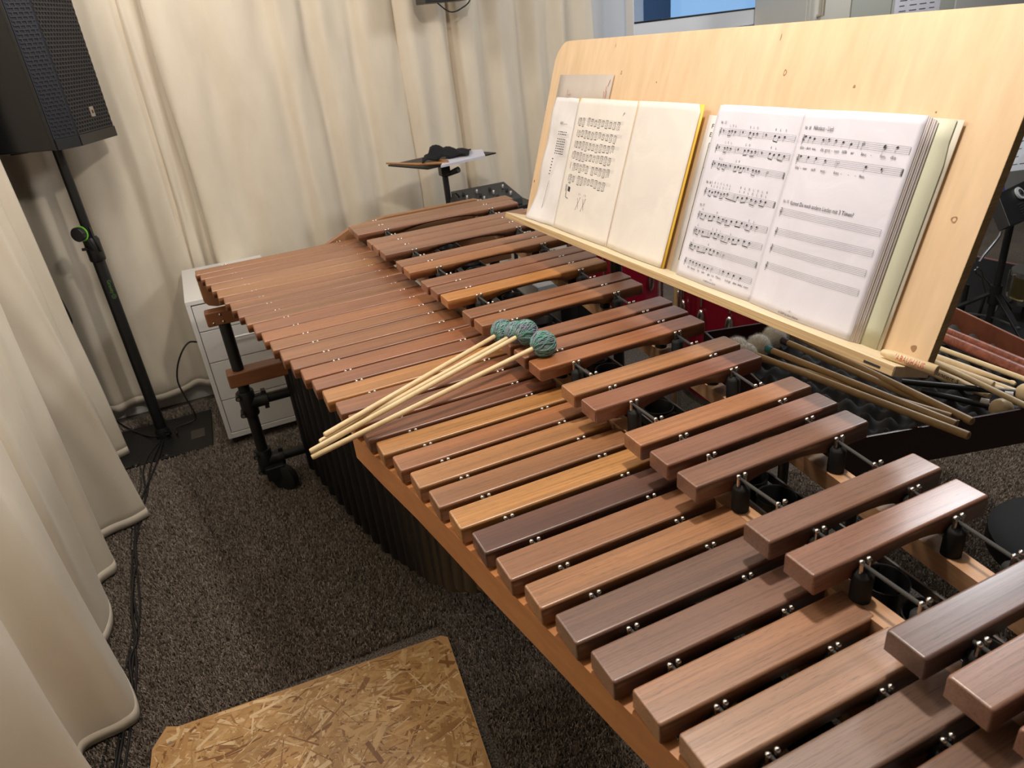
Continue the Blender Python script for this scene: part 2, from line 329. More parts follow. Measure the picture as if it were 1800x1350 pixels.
# ------------------------------------------------------------------ curtains
def cr(P, n):
    P = [V(p) for p in P]; Q = [P[0] * 2 - P[1]] + P + [P[-1] * 2 - P[-2]]; out = []; m = len(P) - 1
    for i in range(n):
        u = i / (n - 1) * m; k = min(int(u), m - 1); t = u - k; a, b, c, d = Q[k:k + 4]
        out.append(0.5 * ((2 * b) + (c - a) * t + (2 * a - 5 * b + 4 * c - d) * t * t + (3 * b - a - 3 * c + d) * t ** 3))
    return out
def curtain(label, top, bot, z1, n=160, mrow=40, zb=None, pw=1.0, group=None, ripple=0.003):
    T = cr([(a, b, 0) for a, b in top], n); B = cr([(a, b, 0) for a, b in bot], n); rows = []; hem = []
    ph = [random.uniform(0, 6.28) for _ in range(6)]
    for j in range(mrow + 1):
        v = j / mrow; row = []
        for i in range(n):
            z0 = zb(i / (n - 1)) if zb else 0.02; z = z0 + (z1 - z0) * v; k = (1 - v) ** pw
            p = T[i] * (1 - k) + B[i] * k; q = i / n
            rp = ripple * (math.sin(q * 31 + ph[0] + v * 5) * math.sin(v * 17 + ph[1] + q * 9) + 0.6 * math.sin(q * 67 + ph[2] - v * 9 + 2 * math.sin(v * 11 + ph[3])))
            row.append(V((p.x + rp, p.y + rp, z)))
        rows.append(row)
    cu = MB().grid(rows).build('curtain', M['curtain'], loc=rows[0][0], smooth=180, solid=0.0022)
    tag(cu, label, 'curtain', group)
    hz0 = []
    for dz in (0.0, 0.036):
        r = []
        for i in range(n):
            z0 = rows[0][i].z; f = dz / (z1 - z0); j = f * mrow; k = int(j); t = j - k; p = rows[k][i] * (1 - t) + rows[k + 1][i] * t; r.append(p)
        hz0.append(r)
    MB().grid(hz0).build('hem', M['curtain'], cu, smooth=180, solid=0.0036)
    return cu
def folds(y0, y1, x0, amp, step, seed, anchors=()):
    r = random.Random(seed); y = y0; s = 1; P = []
    while y < y1:
        P.append((x0 + s * amp * r.uniform(0.5, 1.0), y)); s = -s; y += step * r.uniform(0.6, 1.4)
    P.append((x0, y1)); return P
def shrink(P, k, c): return [(c + (x - c) * k, y) for x, y in P]
def hemz(base, bumps):
    def f(q):
        z = base
        for c, w_, h in bumps: z += h * math.exp(-((q - c) / w_) ** 2)
        return z
    return f
pA = [(-1.03, -1.20), (-1.045, -1.10), (-0.985, -1.02), (-1.035, -0.93), (-0.99, -0.84), (-1.0, -0.74), (-1.03, -0.66), (-0.995, -0.60), (-0.99, -0.53), (-1.015, -0.505), (-0.99, -0.49), (-1.0, -0.455), (-1.045, -0.42), (-1.06, -0.36)]
pB = [(-1.03, -0.375), (-0.965, -0.385), (-0.94, -0.35), (-0.955, -0.27), (-0.985, -0.19), (-0.955, -0.10), (-0.965, 0.0), (-1.00, 0.09), (-0.96, 0.15), (-0.985, 0.22), (-1.03, 0.27), (-0.985, 0.34), (-1.01, 0.42), (-1.03, 0.47), (-0.985, 0.52), (-0.975, 0.60), (-1.0, 0.66), (-1.045, 0.69), (-1.05, 0.74)]
pC = [(-1.04, 0.67), (-0.99, 0.70), (-0.955, 0.75), (-1.0, 0.83), (-0.98, 0.90), (-1.035, 0.945), (-1.04, 0.965), (-0.965, 0.985), (-0.955, 1.05), (-1.01, 1.12), (-0.96, 1.20), (-1.0, 1.28), (-1.03, 1.33), (-0.975, 1.40), (-1.01, 1.48), (-0.965, 1.55), (-1.0, 1.62), (-0.98, 1.69), (-0.99, 1.735)]
curtain('cream curtain panel hanging behind the tall loudspeaker and white drawer cabinet', [(x, y + 0.03) for x, y in shrink(pA, 0.6, -1.0)], pA, 2.5, zb=hemz(0.075, [(0.76, 0.10, 0.20), (0.5, 0.06, 0.02)]), n=180)
curtain('wide cream curtain panel directly behind the far end of the marimba', [(x, y - 0.01) for x, y in shrink(pB, 0.7, -1.0)], pB, 2.5, zb=hemz(0.04, []), n=230)
curtain('cream curtain panel at the right, behind the small desk and mixer', [(x, y - 0.02) for x, y in shrink(pC, 0.8, -1.0)], pC, 2.5, zb=hemz(0.04, []), n=240)
# left wall curtains: far panel with flared end, near panel with deep pleats
fT = [(-0.56, -1.02), (-0.50, -1.09), (-0.42, -1.05), (-0.34, -1.10), (-0.26, -1.06), (-0.19, -1.10), (-0.11, -1.05), (-0.04, -1.02), (0.00, -1.05), (0.04, -1.13), (0.02, -1.19)]
fB = [(-0.62, -0.975), (-0.56, -1.05), (-0.50, -1.00), (-0.42, -1.06), (-0.32, -0.99), (-0.25, -0.985), (-0.18, -0.96), (-0.08, -0.905), (-0.025, -0.893), (0.01, -0.99), (0.06, -1.10)]
curtain('cream curtain panel on the left wall, its open edge flaring over the cables', fT, fB, 2.5, n=170, pw=1.3, zb=hemz(0.022, []))
nT = [(-0.04, -1.06), (0.02, -1.02), (0.09, -1.07), (0.15, -1.02), (0.24, -1.08), (0.31, -1.01), (0.42, -1.08), (0.52, -1.0), (0.62, -1.08), (0.72, -1.01), (0.82, -1.08), (0.93, -1.02), (1.05, -1.09), (1.18, -1.01), (1.32, -1.09), (1.5, -1.02), (1.7, -1.08), (1.95, -1.02), (2.2, -1.08)]
nB = [(0.17, -1.06), (0.20, -1.005), (0.265, -0.985), (0.31, -1.03), (0.345, -1.045), (0.44, -1.0), (0.56, -0.985), (0.63, -1.0), (0.66, -1.03), (0.78, -0.95), (0.95, -0.897), (1.0, -0.93), (1.02, -1.03), (1.13, -0.99), (1.28, -0.93), (1.42, -1.04), (1.6, -0.97), (1.9, -1.03), (2.2, -1.03)]
curtain('long cream curtain panel with deep pleats nearest the camera on the left', nT, nB, 2.5, n=300, mrow=60, pw=1.2, zb=hemz(0.022, []))
# ================================================================== MARIMBA
H = 0.92; DZ = 0.0594
NLP = {1:(-0.0183,-0.4638),2:(0.0511,-0.4501),3:(0.1179,-0.4382),4:(0.2038,-0.4244),5:(0.2858,-0.4111),6:(0.3693,-0.3967),7:(0.4477,-0.3835),8:(0.5265,-0.3702),9:(0.6029,-0.3563),10:(0.6823,-0.3422),11:(0.7626,-0.3289),12:(0.8417,-0.3172),13:(0.9168,-0.3031),14:(0.9969,-0.2898),15:(1.0662,-0.2763),16:(1.1399,-0.2638),17:(1.2065,-0.2528),18:(1.2796,-0.2394),19:(1.3493,-0.2283),20:(1.4200,-0.2165),21:(1.4847,-0.2056),22:(1.5491,-0.193),23:(1.6159,-0.1808),24:(1.6833,-0.1701),25:(1.7511,-0.1594),26:(1.8189,-0.148),27:(1.8880,-0.139),28:(1.9565,-0.1272),29:(2.0231,-0.1158),30:(2.0943,-0.1062),31:(2.1623,-0.0929),32:(2.2303,-0.0812),33:(2.297,-0.070),34:(2.364,-0.059),35:(2.430,-0.048),36:(2.496,-0.037),37:(2.560,-0.027)}
def itp(x, P):
    P = sorted(P)
    if x <= P[0][0]: a, b = P[0], P[1]
    elif x >= P[-1][0]: a, b = P[-2], P[-1]
    else:
        for a, b in zip(P, P[1:]):
            if a[0] <= x <= b[0]: break
    return a[1] + (b[1] - a[1]) * (x - a[0]) / (b[0] - a[0])
natR = lambda x: itp(x, [(0, 0.115), (1.0, 0.155), (1.68, 0.188), (1.956, 0.204), (2.16, 0.211), (2.5, 0.216)])
nodeNL = lambda x: itp(x, [(0, -0.362), (0.36, -0.305), (0.8, -0.23), (1.25, -0.162), (1.53, -0.126), (2.08, -0.043), (2.22, -0.021), (2.5, 0.015)])
nodeNR = lambda x: itp(x, [(0, 0.045), (0.4, 0.070), (0.74, 0.088), (1.5, 0.112), (2.15, 0.134), (2.5, 0.152)])
ACC = {1:(0.0271,0.0807,0.1003,0.7098),2:(0.1100,0.0800,0.1790,0.695),3:(0.275,0.0874,0.339,0.668),4:(0.3498,0.0889,0.4171,0.653),5:(0.4280,0.0918,0.4951,0.643),6:(0.5864,0.0995,0.6491,0.622),7:(0.66,0.1010,0.7247,0.611),8:(0.8180,0.1036,0.8780,0.592),9:(0.8892,0.1073,0.9491,0.582),10:(0.9605,0.1113,1.0180,0.5733),11:(1.1050,0.1162,1.1610,0.5579),12:(1.1733,0.1192,1.2265,0.5491),13:(1.3174,0.1239,1.3690,0.5345),14:(1.3849,0.1250,1.4378,0.5261),15:(1.4525,0.1267,1.5043,0.5187),16:(1.5825,0.1311,1.6332,0.5035),17:(1.6507,0.1343,1.7011,0.4962),18:(1.7868,0.1368,1.8360,0.483),19:(1.8540,0.1396,1.9017,0.474),20:(1.9205,0.1411,1.968,0.4667),21:(2.0583,0.1453,2.106,0.4479),22:(2.1286,0.1467,2.1764,0.4418),23:(2.2689,0.1518,2.3160,0.425),24:(2.3364,0.1534,2.3833,0.418),25:(2.4030,0.1568,2.449,0.411)}
nodeAL = lambda x: itp(x, [(0, 0.182), (0.73, 0.188), (1.5, 0.203), (2.1, 0.216), (2.45, 0.222)])
nodeAR = lambda x: itp(x, [(0, 0.605), (0.143, 0.585), (0.72, 0.524), (1.03, 0.487), (1.48, 0.445), (1.98, 0.396), (2.19, 0.374), (2.45, 0.352)])
mar = thing('marimba', 'large five-octave marimba with reddish wooden bars and black resonator tubes', 'marimba', (1.25, 0.0, 0.0))
def bar_mesh(w, L, t, archd):
    # cross-section with rounded top edges, hollowed underside
    m = MB(); r = 0.0042; hw = w / 2; hl = L / 2; rows = []
    st = [0, 0.0012, 0.0035] + [0.18 * L, 0.26 * L] + [(0.30 + 0.05 * k) * L for k in range(9)] + [0.74 * L, 0.82 * L, L - 0.0035, L - 0.0012, L]
    for y in st:
        e = min(y, L - y); ins = 0.0022 if e < 1e-6 else (0.0007 if e < 0.002 else 0)
        u = y / L; d = archd * max(0.0, 1 - abs((u - 0.5) / 0.24) ** 2.6)
        a = hw - ins; zt = -ins; zbm = -t + d + ins
        rows.append([(-a, y - hl, zbm), (-a, y - hl, zt - r), (-a + r * 0.13, y - hl, zt - r * 0.5), (-a + r * 0.5, y - hl, zt - r * 0.13), (-a + r, y - hl, zt), (a - r, y - hl, zt), (a - r * 0.5, y - hl, zt - r * 0.13), (a - r * 0.13, y - hl, zt - r * 0.5), (a, y - hl, zt - r), (a, y - hl, zbm)])
    vs = [p for r_ in rows for p in r_]; fs = []; k = 10
    for i in range(len(rows) - 1):
        for j in range(k): j2 = (j + 1) % k; fs.append((i * k + j, i * k + j2, (i + 1) * k + j2, (i + 1) * k + j))
    fs.append(tuple(reversed(range(k)))); fs.append(tuple((len(rows) - 1) * k + j for j in range(k))); m.add(vs, fs)
    me = bpy.data.meshes.new('bar'); me.from_pydata([tuple(v) for v in m.v], [], m.f); me.materials.append(M['bar'])
    me.polygons.foreach_set('use_smooth', [True] * len(me.polygons)); me.update(); bm = bmesh.new(); bm.from_mesh(me); bmesh.ops.recalc_face_normals(bm, faces=bm.faces); bm.to_mesh(me); bm.free()
    return me
def add_bar(x0, x1, y0, y1, z, t, col, arch):
    me = bar_mesh(x1 - x0, y1 - y0, t, arch); o = bpy.data.objects.new('bar', me); COL.objects.link(o); o.parent = mar
    o.location = V(((x0 + x1) / 2, (y0 + y1) / 2, z)) - mar.location; o.color = (*col, 1)
    m = o.modifiers.new('wn', 'WEIGHTED_NORMAL'); m.keep_sharp = False
    return o
Cm, Co, Cd, Crd, Cl, Cg = (0.345, 0.135, 0.052), (0.50, 0.205, 0.056), (0.145, 0.055, 0.033), (0.285, 0.100, 0.042), (0.40, 0.178, 0.078), (0.42, 0.172, 0.055)
ncol = {1:Cm,2:Cm,3:(0.38,0.155,0.065),4:Cl,5:(0.43,0.19,0.07),6:Cm,7:Cm,8:(0.30,0.115,0.052),9:Cm,10:(0.31,0.115,0.05),11:(0.37,0.145,0.055),12:Cm,13:(0.36,0.145,0.058),14:(0.33,0.12,0.045),15:(0.34,0.12,0.044),16:(0.28,0.10,0.042),17:(0.50,0.215,0.06),18:(0.32,0.115,0.044),19:(0.30,0.105,0.042),20:(0.235,0.080,0.034),21:(0.53,0.235,0.062),22:(0.38,0.143,0.050),23:(0.42,0.19,0.062),24:(0.34,0.145,0.055),25:(0.62,0.29,0.082),26:(0.155,0.060,0.036),27:(0.35,0.15,0.064),28:(0.46,0.21,0.082),29:(0.20,0.095,0.060),30:(0.25,0.118,0.072),31:(0.43,0.20,0.10),32:(0.40,0.21,0.12),33:(0.28,0.165,0.115),34:(0.22,0.105,0.06),35:Cm,36:Cm}
acol = {1:Cl,2:(0.34,0.155,0.085),3:(0.37,0.165,0.085),4:(0.37,0.16,0.08),5:(0.30,0.13,0.068),6:(0.34,0.14,0.065),7:(0.44,0.18,0.06),8:(0.30,0.115,0.055),9:(0.29,0.11,0.052),10:(0.60,0.25,0.058),11:(0.33,0.125,0.05),12:(0.39,0.155,0.055),13:(0.32,0.125,0.052),14:(0.33,0.13,0.055),15:(0.41,0.15,0.048),16:(0.45,0.20,0.07),17:(0.32,0.115,0.055),18:(0.43,0.185,0.070),19:(0.29,0.12,0.065),20:(0.26,0.115,0.062),21:(0.28,0.13,0.078),22:(0.27,0.12,0.072),23:(0.18,0.098,0.075),24:(0.33,0.175,0.115),25:(0.30,0.14,0.085)}
jit = lambda c: (lambda f, h: (c[0] * f, c[1] * f * h, c[2] * f * h))(random.uniform(0.93, 1.07), random.uniform(0.97, 1.03))
thk = lambda x: 0.023 + 0.0025 * min(1, x / 1.2) if x < 1.2 else 0.0255 + 0.0045 * (x - 1.2)
for i in range(1, 37):
    x0, y0 = NLP[i]; x1 = NLP[i + 1][0]; gapw = 0.0035 + 0.0115 * max(0, min(1, (x0 - 0.1) / 1.9)); xr = x1 - gapw
    add_bar(x0, xr, y0, natR(x0), H, thk(x0), jit(ncol[i]), 0.014 - 0.003 * x0 / 2)
for i, (x0, y0, x1, y1) in ACC.items():
    add_bar(x0, x1, y0, y1, H + DZ, thk(x0), jit(acol[i]), 0.015 - 0.003 * x0 / 2)
# posts carrying the cord
def post_meshes(h):
    m = MB(); m.tube([(0, 0, -h), (0, 0, -0.024), (0, 0, -0.021), (0, 0, -0.016)], [0.0125, 0.0125, 0.0115, 0.005], 14)
    p = MB(); p.tube([(0, 0, -0.018), (0, 0, -0.004)], 0.0028, 8); p.ball((0, 0, -0.0026), 0.0037, 10, 8)
    out = []
    for nm, b, mt in (('post', m, M['rubber']), ('pin', p, M['chrome'])):
        me = bpy.data.meshes.new(nm); me.from_pydata([tuple(v) for v in b.v], [], b.f); me.materials.append(mt); me.polygons.foreach_set('use_smooth', [True] * len(me.polygons)); me.set_sharp_from_angle(angle=0.7); out.append(me)
    return out
pmN, qm = post_meshes(0.062); pmA, _ = post_meshes(0.0610)
def add_post(x, y, z, pm):
    o = bpy.data.objects.new('post', pm); COL.objects.link(o); o.parent = mar; o.location = V((x, y, z)) - mar.location
    for s in (-1, 1):
        q = bpy.data.objects.new('pin', qm); COL.objects.link(q); q.parent = o; q.location = (0.0, s * 0.0058, 0)
natx = [NLP[1][0] - 0.008] + [NLP[i + 1][0] - (0.0035 + 0.0115 * max(0, min(1, (NLP[i][0] - 0.1) / 1.9))) / 2 for i in range(1, 37)]
for x in natx:
    for f in (nodeNL, nodeNR): add_post(x, f(x), H - 0.001, pmN)
accx = []
groups = [(1, 2), (3, 4, 5), (6, 7), (8, 9, 10), (11, 12), (13, 14, 15), (16, 17), (18, 19, 20), (21, 22), (23, 24, 25)]
for gr in groups:
    accx.append(ACC[gr[0]][0] - 0.007)
    for a, b in zip(gr, gr[1:]): accx.append((ACC[a][2] + ACC[b][0]) / 2)
    accx.append(ACC[gr[-1]][2] + 0.008)
for x in accx:
    for f in (nodeAL, nodeAR): add_post(x, f(x), H + DZ + 0.0005, pmA)
for f, z, xs in ((nodeNL, H - 0.012, natx), (nodeNR, H - 0.012, natx), (nodeAL, H + DZ - 0.0095, accx), (nodeAR, H + DZ - 0.0095, accx)):
    MB().tube([(x, f(x), z) for x in xs], 0.0026, 8).build('cord', M['cord'], mar, smooth=60)
# rails
def rail(f, z0, z1, wd_, x0, x1, m_, name='rail', n=12, off=0):
    P = []; b = MB()
    for i in range(n): xa = x0 + (x1 - x0) * i / (n - 1); P.append((xa, f(xa) + off))
    for (xa, ya), (xb, yb) in zip(P, P[1:]): b.beam((xa, ya, (z0 + z1) / 2), (xb, yb, (z0 + z1) / 2), wd_, z1 - z0)
    return b.build(name, m_, mar)
endNL = lambda x: itp(x, [(NLP[i][0], NLP[i][1]) for i in NLP])
rail(nodeAL, 0.888, 0.919, 0.030, -0.02, 2.53, M['rail']); rail(nodeAR, 0.888, 0.919, 0.030, -0.02, 2.53, M['rail']); rail(nodeNR, 0.835, 0.858, 0.028, -0.02, 2.53, M['rail'])
rail(nodeNL, 0.835, 0.858, 0.028, -0.02, 2.53, M['rail'])
sb = rail(endNL, 0.826, 0.886, 0.016, 1.36, 2.53, M['frame'], 'side_board', 10, 0.004)
sb2 = rail(endNL, 0.830, 0.880, 0.016, -0.02, 1.36, M['frame'], 'side_board', 10, 0.060)
pb = endNL(1.405); bolt = MB().tube([atx(632, 772, 1.375) + V((0, -0.004, 0)), atx(632, 772, 1.375) + V((0, 0.02, 0))], [0.0085, 0.0085], 14); bolt.ball(atx(632, 772, 1.375) + V((0, -0.004, 0)), (0.006, 0.005, 0.006), 12, 8); bolt.build('bolt', M['alu'], mar, smooth=60)
# resonators
zbn = lambda x: itp(x, [(0, 0.045), (0.45, 0.05), (0.67, 0.075), (0.78, 0.11), (0.91, 0.17), (1.03, 0.21), (1.2, 0.305), (1.39, 0.445), (1.5, 0.525), (1.8, 0.62), (2.1, 0.69), (2.5, 0.74)])
def tube_mesh(x, y, r, z0, z1):
    b = MB(); n = 20; prof = [(r, z0), (r, z1), (r + 0.0008, z1 + 0.0012), (r - 0.0012, z1 + 0.0012), (r - 0.0022, z1), (r - 0.0022, z0 + 0.01), (0.0001, z0 + 0.01)]
    vs = []; fs = []
    for rr, z in prof:
        for k in range(n): t = 2 * math.pi * k / n; vs.append((x + rr * math.cos(t), y + rr * math.sin(t), z))
    for i in range(len(prof) - 1):
        for k in range(n): k2 = (k + 1) % n; fs.append((i * n + k, i * n + k2, (i + 1) * n + k2, (i + 1) * n + k))
    fs.append(tuple(reversed(range(n)))); b.add(vs, fs); return b
for i in range(1, 37):
    x0, y0 = NLP[i]; xc = (x0 + NLP[i + 1][0]) / 2; yc = (y0 + natR(x0)) / 2 - 0.06 * max(0, 1 - x0 / 0.8); r = min(0.0365, (NLP[i + 1][0] - x0) / 2 - 0.001)
    tube_mesh(xc, yc, r, zbn(x0), 0.862).build('resonator', M['reson'], mar, smooth=40)
for i, (x0, y0, x1, y1) in ACC.items():
    xc = (x0 + x1) / 2; yc = (y0 + y1) / 2 + 0.01; r = 0.030 + 0.004 * max(0, 1 - x0 / 1.5)
    zb_ = itp(x0, [(0, 0.25), (0.5, 0.28), (1.0, 0.45), (1.5, 0.62), (2.4, 0.76)])
    tube_mesh(xc, yc, r, zb_, 0.882).build('resonator', M['reson'], mar, smooth=40)
# dummy tubes in the gaps of the accidental row
gx = [(ACC[a[-1]][2] + ACC[b[0]][0]) / 2 for a, b in zip(groups, groups[1:])]
for x in gx:
    a = (nodeAL(x) + nodeAR(x)) / 2; tube_mesh(x, a + 0.002, 0.031, itp(x, [(0, 0.25), (0.5, 0.28), (1.0, 0.45), (1.5, 0.62), (2.4, 0.76)]), 0.882).build('resonator', M['reson'], mar, smooth=40)
for s in (-1, 1):
    rail(lambda x: (nodeAL(x) + nodeAR(x)) / 2 + 0.002 + s * (0.037 + 0.004 * max(0, 1 - x / 1.5)), 0.868, 0.884, 0.0035, 0.0, 2.46, M['alu'], 'resonator_strip')
# end boards and legs
def endset(x, s, yl, yr):
    eb = MB(); prof = [(yl, 0.80), (yl - 0.002, 0.90), (yl + 0.02, 0.912), (yl + 0.30, 0.905), (yl + 0.46, 0.915), (yl + 0.56, 0.958), (yl + 0.70, 0.975), (yr - 0.1, 0.975), (yr - 0.02, 0.95), (yr, 0.90), (yr, 0.79), (yl + 0.04, 0.775), (yl + 0.012, 0.784)]
    eb.prism([(x - s * 0.035, y, z) for y, z in prof], (-s * 0.022, 0, 0)); eb.build('end_board', M['endw'], mar, bevel=0.004)
    pt = MB(); pt.box(x - 0.03, x + 0.022, yl - 0.010, yr + 0.01, 0.722, 0.776); pt.build('cross_beam', M['frame_y'], mar, bevel=0.006)
    if s > 0:
        for yy, zz in ((yl + 0.012, 0.735), (yl + 0.045, 0.735), (yl + 0.04, 0.762)):
            MB().ball((x + 0.022, yy, zz), (0.004, 0.005, 0.005), 10, 6).build('screw', M['chrome'], mar, smooth=60)
    MB().box(x - 0.035, x + 0.035, yl + 0.0, yr, 0.478, 0.535).build('lower_beam', M['frame_y'], mar, bevel=0.006)
    for yy in (yl + 0.045, yr - 0.06):
        lg = MB(); lg.tube([(x, yy, 0.722), (x, yy, 0.115)], 0.021, 16); leg = lg.build('leg', M['blackpipe'], mar, smooth=50)
        sg = 1 if yy < 0 else -1
        for zc in (0.395, 0.135):
            c = MB(); c.tube([(x, yy, zc + 0.052), (x, yy, zc + 0.048), (x, yy, zc - 0.048), (x, yy, zc - 0.052)], [0.029, 0.031, 0.031, 0.029], 18)
            c.tube([(x, yy, zc + 0.0), (x, yy + sg * 0.03, zc), (x, yy + sg * 0.07, zc), (x, yy + sg * 0.072, zc)], [0.031, 0.027, 0.027, 0.029], 16)
            c.obox((x, yy + sg * 0.062, zc), ((0.012, 0, 0), (0, 0.008, 0), (0, 0, 0.038)))
            for zz in (zc + 0.036, zc - 0.036): c.tube([(x + 0.030, yy - sg * 0.030, zz), (x - 0.02, yy - sg * 0.026, zz)], 0.010, 10)
            cl = c.build('pipe_clamp', M['blackpipe'], mar, smooth=50)
            for zz in (zc + 0.036, zc - 0.036): MB().tube([(x + 0.030, yy - sg * 0.030, zz), (x + 0.033, yy - sg * 0.030, zz)], 0.0055, 10).build('bolt_head', M['alu'], cl, smooth=50)
        ca = MB(); ca.tube([(x, yy, 0.115), (x, yy, 0.085)], [0.018, 0.024], 12); ca.obox((x + 0.020, yy + sg * 0.025, 0.092), ((0.036, 0, 0), (0, 0.036, 0), (0, 0, 0.028))); ca.build('caster_fork', M['blackpipe'], mar, bevel=0.003)
        wc = V((x + 0.040, yy + sg * 0.050, 0.0575)); wh = MB(); wh.tube([wc - V((0.012, -sg * 0.012, 0)), wc - V((0.01, -sg * 0.01, 0)), wc + V((0.01, -sg * 0.01, 0)), wc + V((0.012, -sg * 0.012, 0))], [0.052, 0.057, 0.057, 0.052], 26); wh.build('wheel', M['rubber'], mar, smooth=50)
    for zc in (0.395, 0.135): MB().tube([(x, yl + 0.1, zc), (x, yr - 0.1, zc)], 0.0195, 16).build('cross_pipe', M['blackpipe'], mar, smooth=50)
endset(0.01, 1, -0.466, 0.70); endset(2.60, -1, -0.02, 0.43)
# ================================================================== MUSIC BOARD
BO = V((0.71151, 0.48353, 1.06725)); BS = V((0.999874, 0.006630, 0.014396)); BT = V((-0.015744, 0.311032, 0.950269)); BN = V((0.001823, -0.950376, 0.311097))
def B(s, t, o=0.0): return BO + BS * s + BT * t + BN * o
BW, BH = 1.311, 0.4747
mb = thing('music_board', 'large pale plywood music board with ledge leaning above the far side of the marimba', 'music stand', B(BW / 2, 0, -0.2) * 1.0)
mb.location.z = 0.0
prof = [(0, 0.0), (BW, 0.0), (BW, BH)]
for k in range(9): a = math.pi / 2 + math.pi / 2 * k / 8; prof.append((0.058 + 0.058 * math.cos(a), BH - 0.058 + 0.058 * math.sin(a)))
MB().prism([B(s, t) for s, t in prof], BN * -0.016).build('panel', M['ply'], mb)
e = MB(); e.obox(B(BW + 0.0003, BH / 2, -0.008), (BS * 0.0004, BT * (BH / 2), BN * 0.0079)); e.build('panel_edge', M['plyedge'], mb)
lw = 0.064; MB().obox(B(BW / 2 - 0.003, -0.008, lw / 2 - 0.008), (BS * (BW / 2 + 0.003), BT * 0.008, BN * (lw / 2 + 0.008))).build('ledge', M['ledge'], mb, bevel=0.0015)
le = MB(); le.obox(B(BW / 2 - 0.003, -0.0082, lw + 0.0003), (BS * (BW / 2 + 0.002), BT * 0.0068, BN * 0.0004)); le.build('ledge_edge', M['plyedge'], mb)
MB().obox(B(BW - 0.035, -0.010, lw + 0.0007), (BS * 0.014, BT * 0.0018, BN * 0.0004)).build('slot', M['black'], mb)
def disc(cs, ct, rs, rt, off, mt, ring=True, nm='knot'):
    b = MB(); n = 18; vs = []
    for k in range(n):
        a = 2 * math.pi * k / n; wob = 1 + 0.12 * math.sin(3 * a + cs * 9); vs.append(B(cs + rs * wob * math.cos(a), ct + rt * wob * math.sin(a), off))
    if ring:
        for k in range(n):
            a = 2 * math.pi * k / n; vs.append(B(cs + rs * 0.62 * math.cos(a), ct + rt * 0.62 * math.sin(a), off))
        b.add(vs, [(k, (k + 1) % n, n + (k + 1) % n, n + k) for k in range(n)])
    else: b.add(vs, [tuple(range(n))])
    b.build(nm, mt, mb)
for s, t, rs, rt, rg in ((0.879, 0.393, 0.0035, 0.0055, True), (1.036, 0.372, 0.0025, 0.0025, False), (1.273, 0.203, 0.0045, 0.0045, True), (1.285, 0.020, 0.0045, 0.005, False), (0.351, 0.394, 0.003, 0.0045, True), (0.502, 0.374, 0.002, 0.002, False), (0.845, 0.452, 0.001, 0.006, False), (0.30, 0.455, 0.001, 0.005, False), (0.012, 0.10, 0.003, 0.004, False), (1.19, 0.34, 0.0015, 0.0015, False)): disc(s, t, rs, rt, 0.0003, M['knot'], rg)
# legs behind the board
p = aty(1083, 470, 0.60); f = V((p.x, p.y, 0.0))
MB().tube([(p.x, p.y, 1.16), (f.x, f.y, 0.03)], 0.016, 12).build('pole', M['black'], mb, smooth=50)
MB().beam((p.x, p.y, 1.16), B((p.x - BO.x), 0.11, -0.018), 0.03, 0.03).build('arm', M['black'], mb)
MB().obox(B(BW / 2, 0.11, -0.024), (BS * (BW / 2 - 0.05), BT * 0.018, BN * 0.008)).build('back_rail', M['black'], mb)
MB().beam((f.x - 0.22, f.y, 0.016), (f.x + 0.30, f.y, 0.016), 0.03, 0.03).build('foot', M['black'], mb, bevel=0.003); MB().beam((f.x, f.y - 0.10, 0.016), (f.x, f.y + 0.16, 0.016), 0.03, 0.03).build('foot', M['black'], mb, bevel=0.003)
# ------------------------------------------------------------------ papers
def sheet(fn, ns, nt): return MB().grid([[fn(i / (ns - 1), j / (nt - 1)) for j in range(nt)] for i in range(ns)])
class Ink:
    def __init__(s, off): s.b = MB(); s.off = off
    def o(s, x, y): return s.off(x, y) if callable(s.off) else s.off
    def q(s, pts): s.b.add([B(x, y, s.o(x, y)) for x, y in pts], [tuple(range(len(pts)))])
    def line(s, x0, y0, x1, y1, w_):
        n = max(1, int(math.hypot(x1 - x0, y1 - y0) / 0.02)); dx, dy = x1 - x0, y1 - y0; L = math.hypot(dx, dy); nx, ny = -dy / L * w_ / 2, dx / L * w_ / 2
        for k in range(n):
            a, c = k / n, (k + 1) / n; s.q([(x0 + dx * a - nx, y0 + dy * a - ny), (x0 + dx * c - nx, y0 + dy * c - ny), (x0 + dx * c + nx, y0 + dy * c + ny), (x0 + dx * a + nx, y0 + dy * a + ny)])
    def head(s, x, y, rx=0.0028, ry=0.0019, hollow=False):
        P = [(x + rx * math.cos(a) * math.cos(0.4) - ry * math.sin(a) * math.sin(0.4), y + rx * math.cos(a) * math.sin(0.4) + ry * math.sin(a) * math.cos(0.4)) for a in [2 * math.pi * k / 10 for k in range(10)]]
        if hollow:
            for a, c in zip(P, P[1:] + P[:1]): s.line(*a, *c, 0.0005)
        else: s.q(P)
    def text(s, x, y, t, size, width=None, rot=0.0, shear=0.0):
        vs, fs = text2d(t, size, width); c, n = math.cos(rot), math.sin(rot)
        W = [(x + (a + b * shear) * c - b * n, y + (a + b * shear) * n + b * c) for a, b in vs]
        s.b.add([B(a, b, s.o(a, b)) for a, b in W], fs)
def pageoff(sm, w_, base, lift): # paper bulges from the spine sm outward
    return lambda x, y: base + lift * math.sin(min(1, abs(x - sm) / w_) * math.pi * 0.9) + 0.003 * (1 - y / 0.33) * math.sin(min(1, abs(x - sm) / w_) * 2.9)
